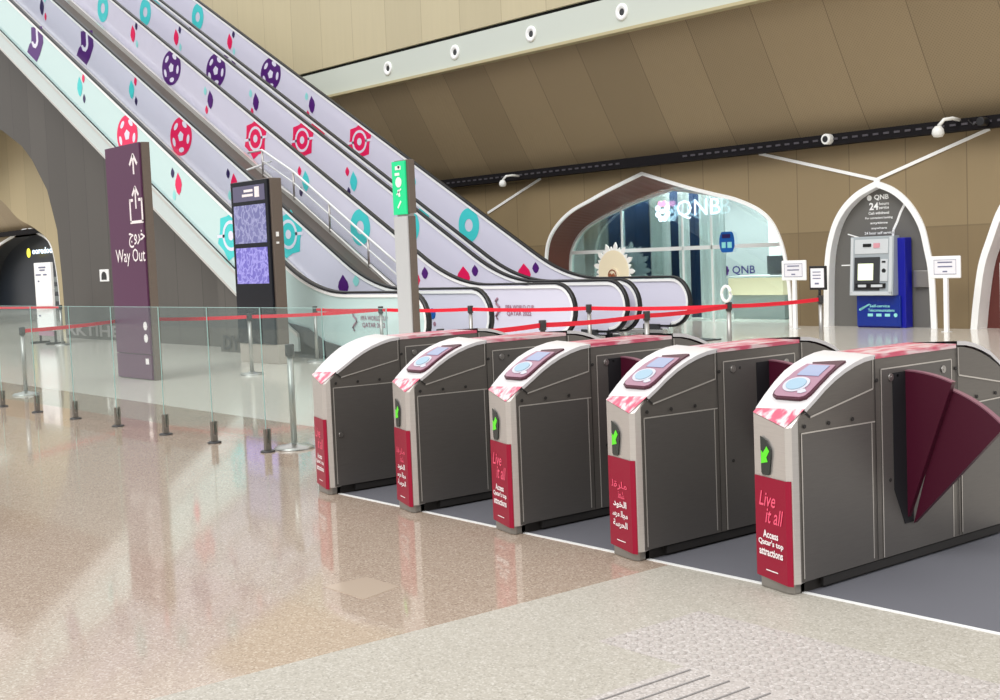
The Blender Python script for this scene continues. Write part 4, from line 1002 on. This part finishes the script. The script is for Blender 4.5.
        build('nose_wrap', q, M['pattern'], t, fix=False)
        # reader on the slope
        if reader:
            def onS(x, y, up):
                for (x0, z0), (x1, z1) in zip(SPINE[2:], SPINE[3:]):
                    if x <= x1 or (x1, z1) == SPINE[-1]:
                        f_ = (x-x0)/(x1-x0); z = z0+(z1-z0)*f_; nx, nz = -(z1-z0), (x1-x0); l = math.hypot(nx, nz); break
                return E_(x+nx/l*up, y, z+.004+nz/l*up)
            def rpanel(name, outline, up, th, mm, par, nx=12):
                """outline: (x, y) polygon laid on the slope, thick th"""
                q = MB(); q.add([onS(x, y, up) for x, y in outline]+[onS(x, y, up-th) for x, y in outline], [tuple(range(len(outline)))]+[(i, (i+1) % len(outline), len(outline)+(i+1) % len(outline), len(outline)+i) for i in range(len(outline))])
                return build(name, q, mm, par, fix=False)
            def strip_panel(name, xs, yl, yr, up, th, mm, par):
                q = MB(); q.loft([onS(x, l_, up) for x, l_ in zip(xs, yl)], [onS(x, r_, up) for x, r_ in zip(xs, yr)], smooth=False)
                q.loft([onS(x, r_, up) for x, r_ in zip(xs, yr)], [onS(x, r_, up-th) for x, r_ in zip(xs, yr)]); q.loft([onS(x, l_, up) for x, l_ in zip(xs, yl)], [onS(x, l_, up-th) for x, l_ in zip(xs, yl)])
                q.loft([onS(xs[0], l_, up) for l_ in (yl[0], yr[0])], [onS(xs[0], l_, up-th) for l_ in (yl[0], yr[0])])
                return build(name, q, mm, par, fix=False)
            xs = [.232, .245, .27, .31, .35, .40, .45, .50, .535]
            strip_panel('reader_shadow_edge', xs, [.19, .215, .225, .225, .225, .222, .215, .205, .06], [.06, .035, .026, .024, .024, .026, .03, .034, .036], .012, .012, M['flap'], t)  # dark maroon rim under the card reader
            xs = [.24, .25, .275, .31, .35, .40, .44, .475]
            rd = strip_panel('card_reader', xs, [.185, .208, .218, .218, .217, .214, .208, .20], [.065, .045, .036, .034, .034, .036, .04, .046], .016, .014, M['mauve'], t)
            strip_panel('reader_screen', [.375, .40, .43, .462], [.178, .178, .176, .174], [.062, .062, .064, .066], .019, .002, M['screen'], rd)
            rr = lambda r0, r1, up, th, mm, nm, cx=.315, cy=.135: rpanel(nm, [(cx+r0*cos(2*pi*i/22), cy+r1*sin(2*pi*i/22)) for i in range(22)], up, th, mm, rd)
            rr(.048, .066, .019, .002, M['padring'], 'reader_ring'); rr(.036, .05, .022, .003, M['pad'], 'reader_pad')
            rpanel('contactless_mark', [(.262, .07), (.275, .05), (.29, .07), (.28, .10), (.262, .09)], .019, .002, M['padring'], rd)
    # flat top wrap between the covers
    q = MB(); q.box(O.x+.70, O.x+LG-.70, O.y+.0, O.y+GW, .975, .995); build('top_wrap', q, M['pattern'], t)
    # flaps that swing out of the right hand side
    for fxp in flaps:
        for j, (x0, r, a0, a1, pv) in enumerate(((fxp, .72, 1, 20.5, (.012, .18)), (fxp+.032, .665, 15.5, 43.5, (-.012, .185)))):
            q = MB(); P = [(pv[0], pv[1])]+[(pv[0]-r*sin(radians(a_)), pv[1]+r*cos(radians(a_))) for a_ in [a0+(a1-a0)*i/10 for i in range(11)]]
            if fxp > 1.0 and j == 1: continue
            q.prism([G(x0, y, z) for y, z in P], (.03, 0, 0)); fl = build('flap', q, M['flap'], t)
            q = MB(); P2 = P[1:]; P3 = [(pv[0]-(r+.006)*sin(radians(a_)), pv[1]+(r+.006)*cos(radians(a_))) for a_ in [a0+(a1-a0)*i/10 for i in range(11)]]
            A = [G(x0-.002, y, z) for y, z in P3]; B = [G(x0+.032, y, z) for y, z in P3]; q.loft(A, B); q.loft([G(x0-.002, y, z) for y, z in P2], A); build('flap_edge', q, M['flapedge'], fl, fix=False)
        q = MB(); q.prism([G(fxp-.10, -.002, .90), G(fxp+.05, -.002, .90), G(fxp+.05, -.002, .19), G(fxp-.02, -.002, .19), G(fxp-.10, -.002, .36)], (0, .01, 0)); build('flap_slot', q, M['slot'], t)  # black plate: the slot plus its shadow, painted broad beside the flap
    return t
gate(0, "nearest ticket gate, with maroon flaps open and an English banner, at the right", True, [.93], 'en', True)
gate(1, "second nearest ticket gate with an Arabic crimson banner", True, [1.10], 'ar', True)
gate(2, "middle ticket gate of the five, with an English crimson banner", True, [.93], 'en', True)
gate(3, "second farthest ticket gate, between the middle gate and the one without a card reader", True, [], 'ar', True)
gate(4, "farthest ticket gate, plain white curved top without a card reader", False, [], 'en', False)
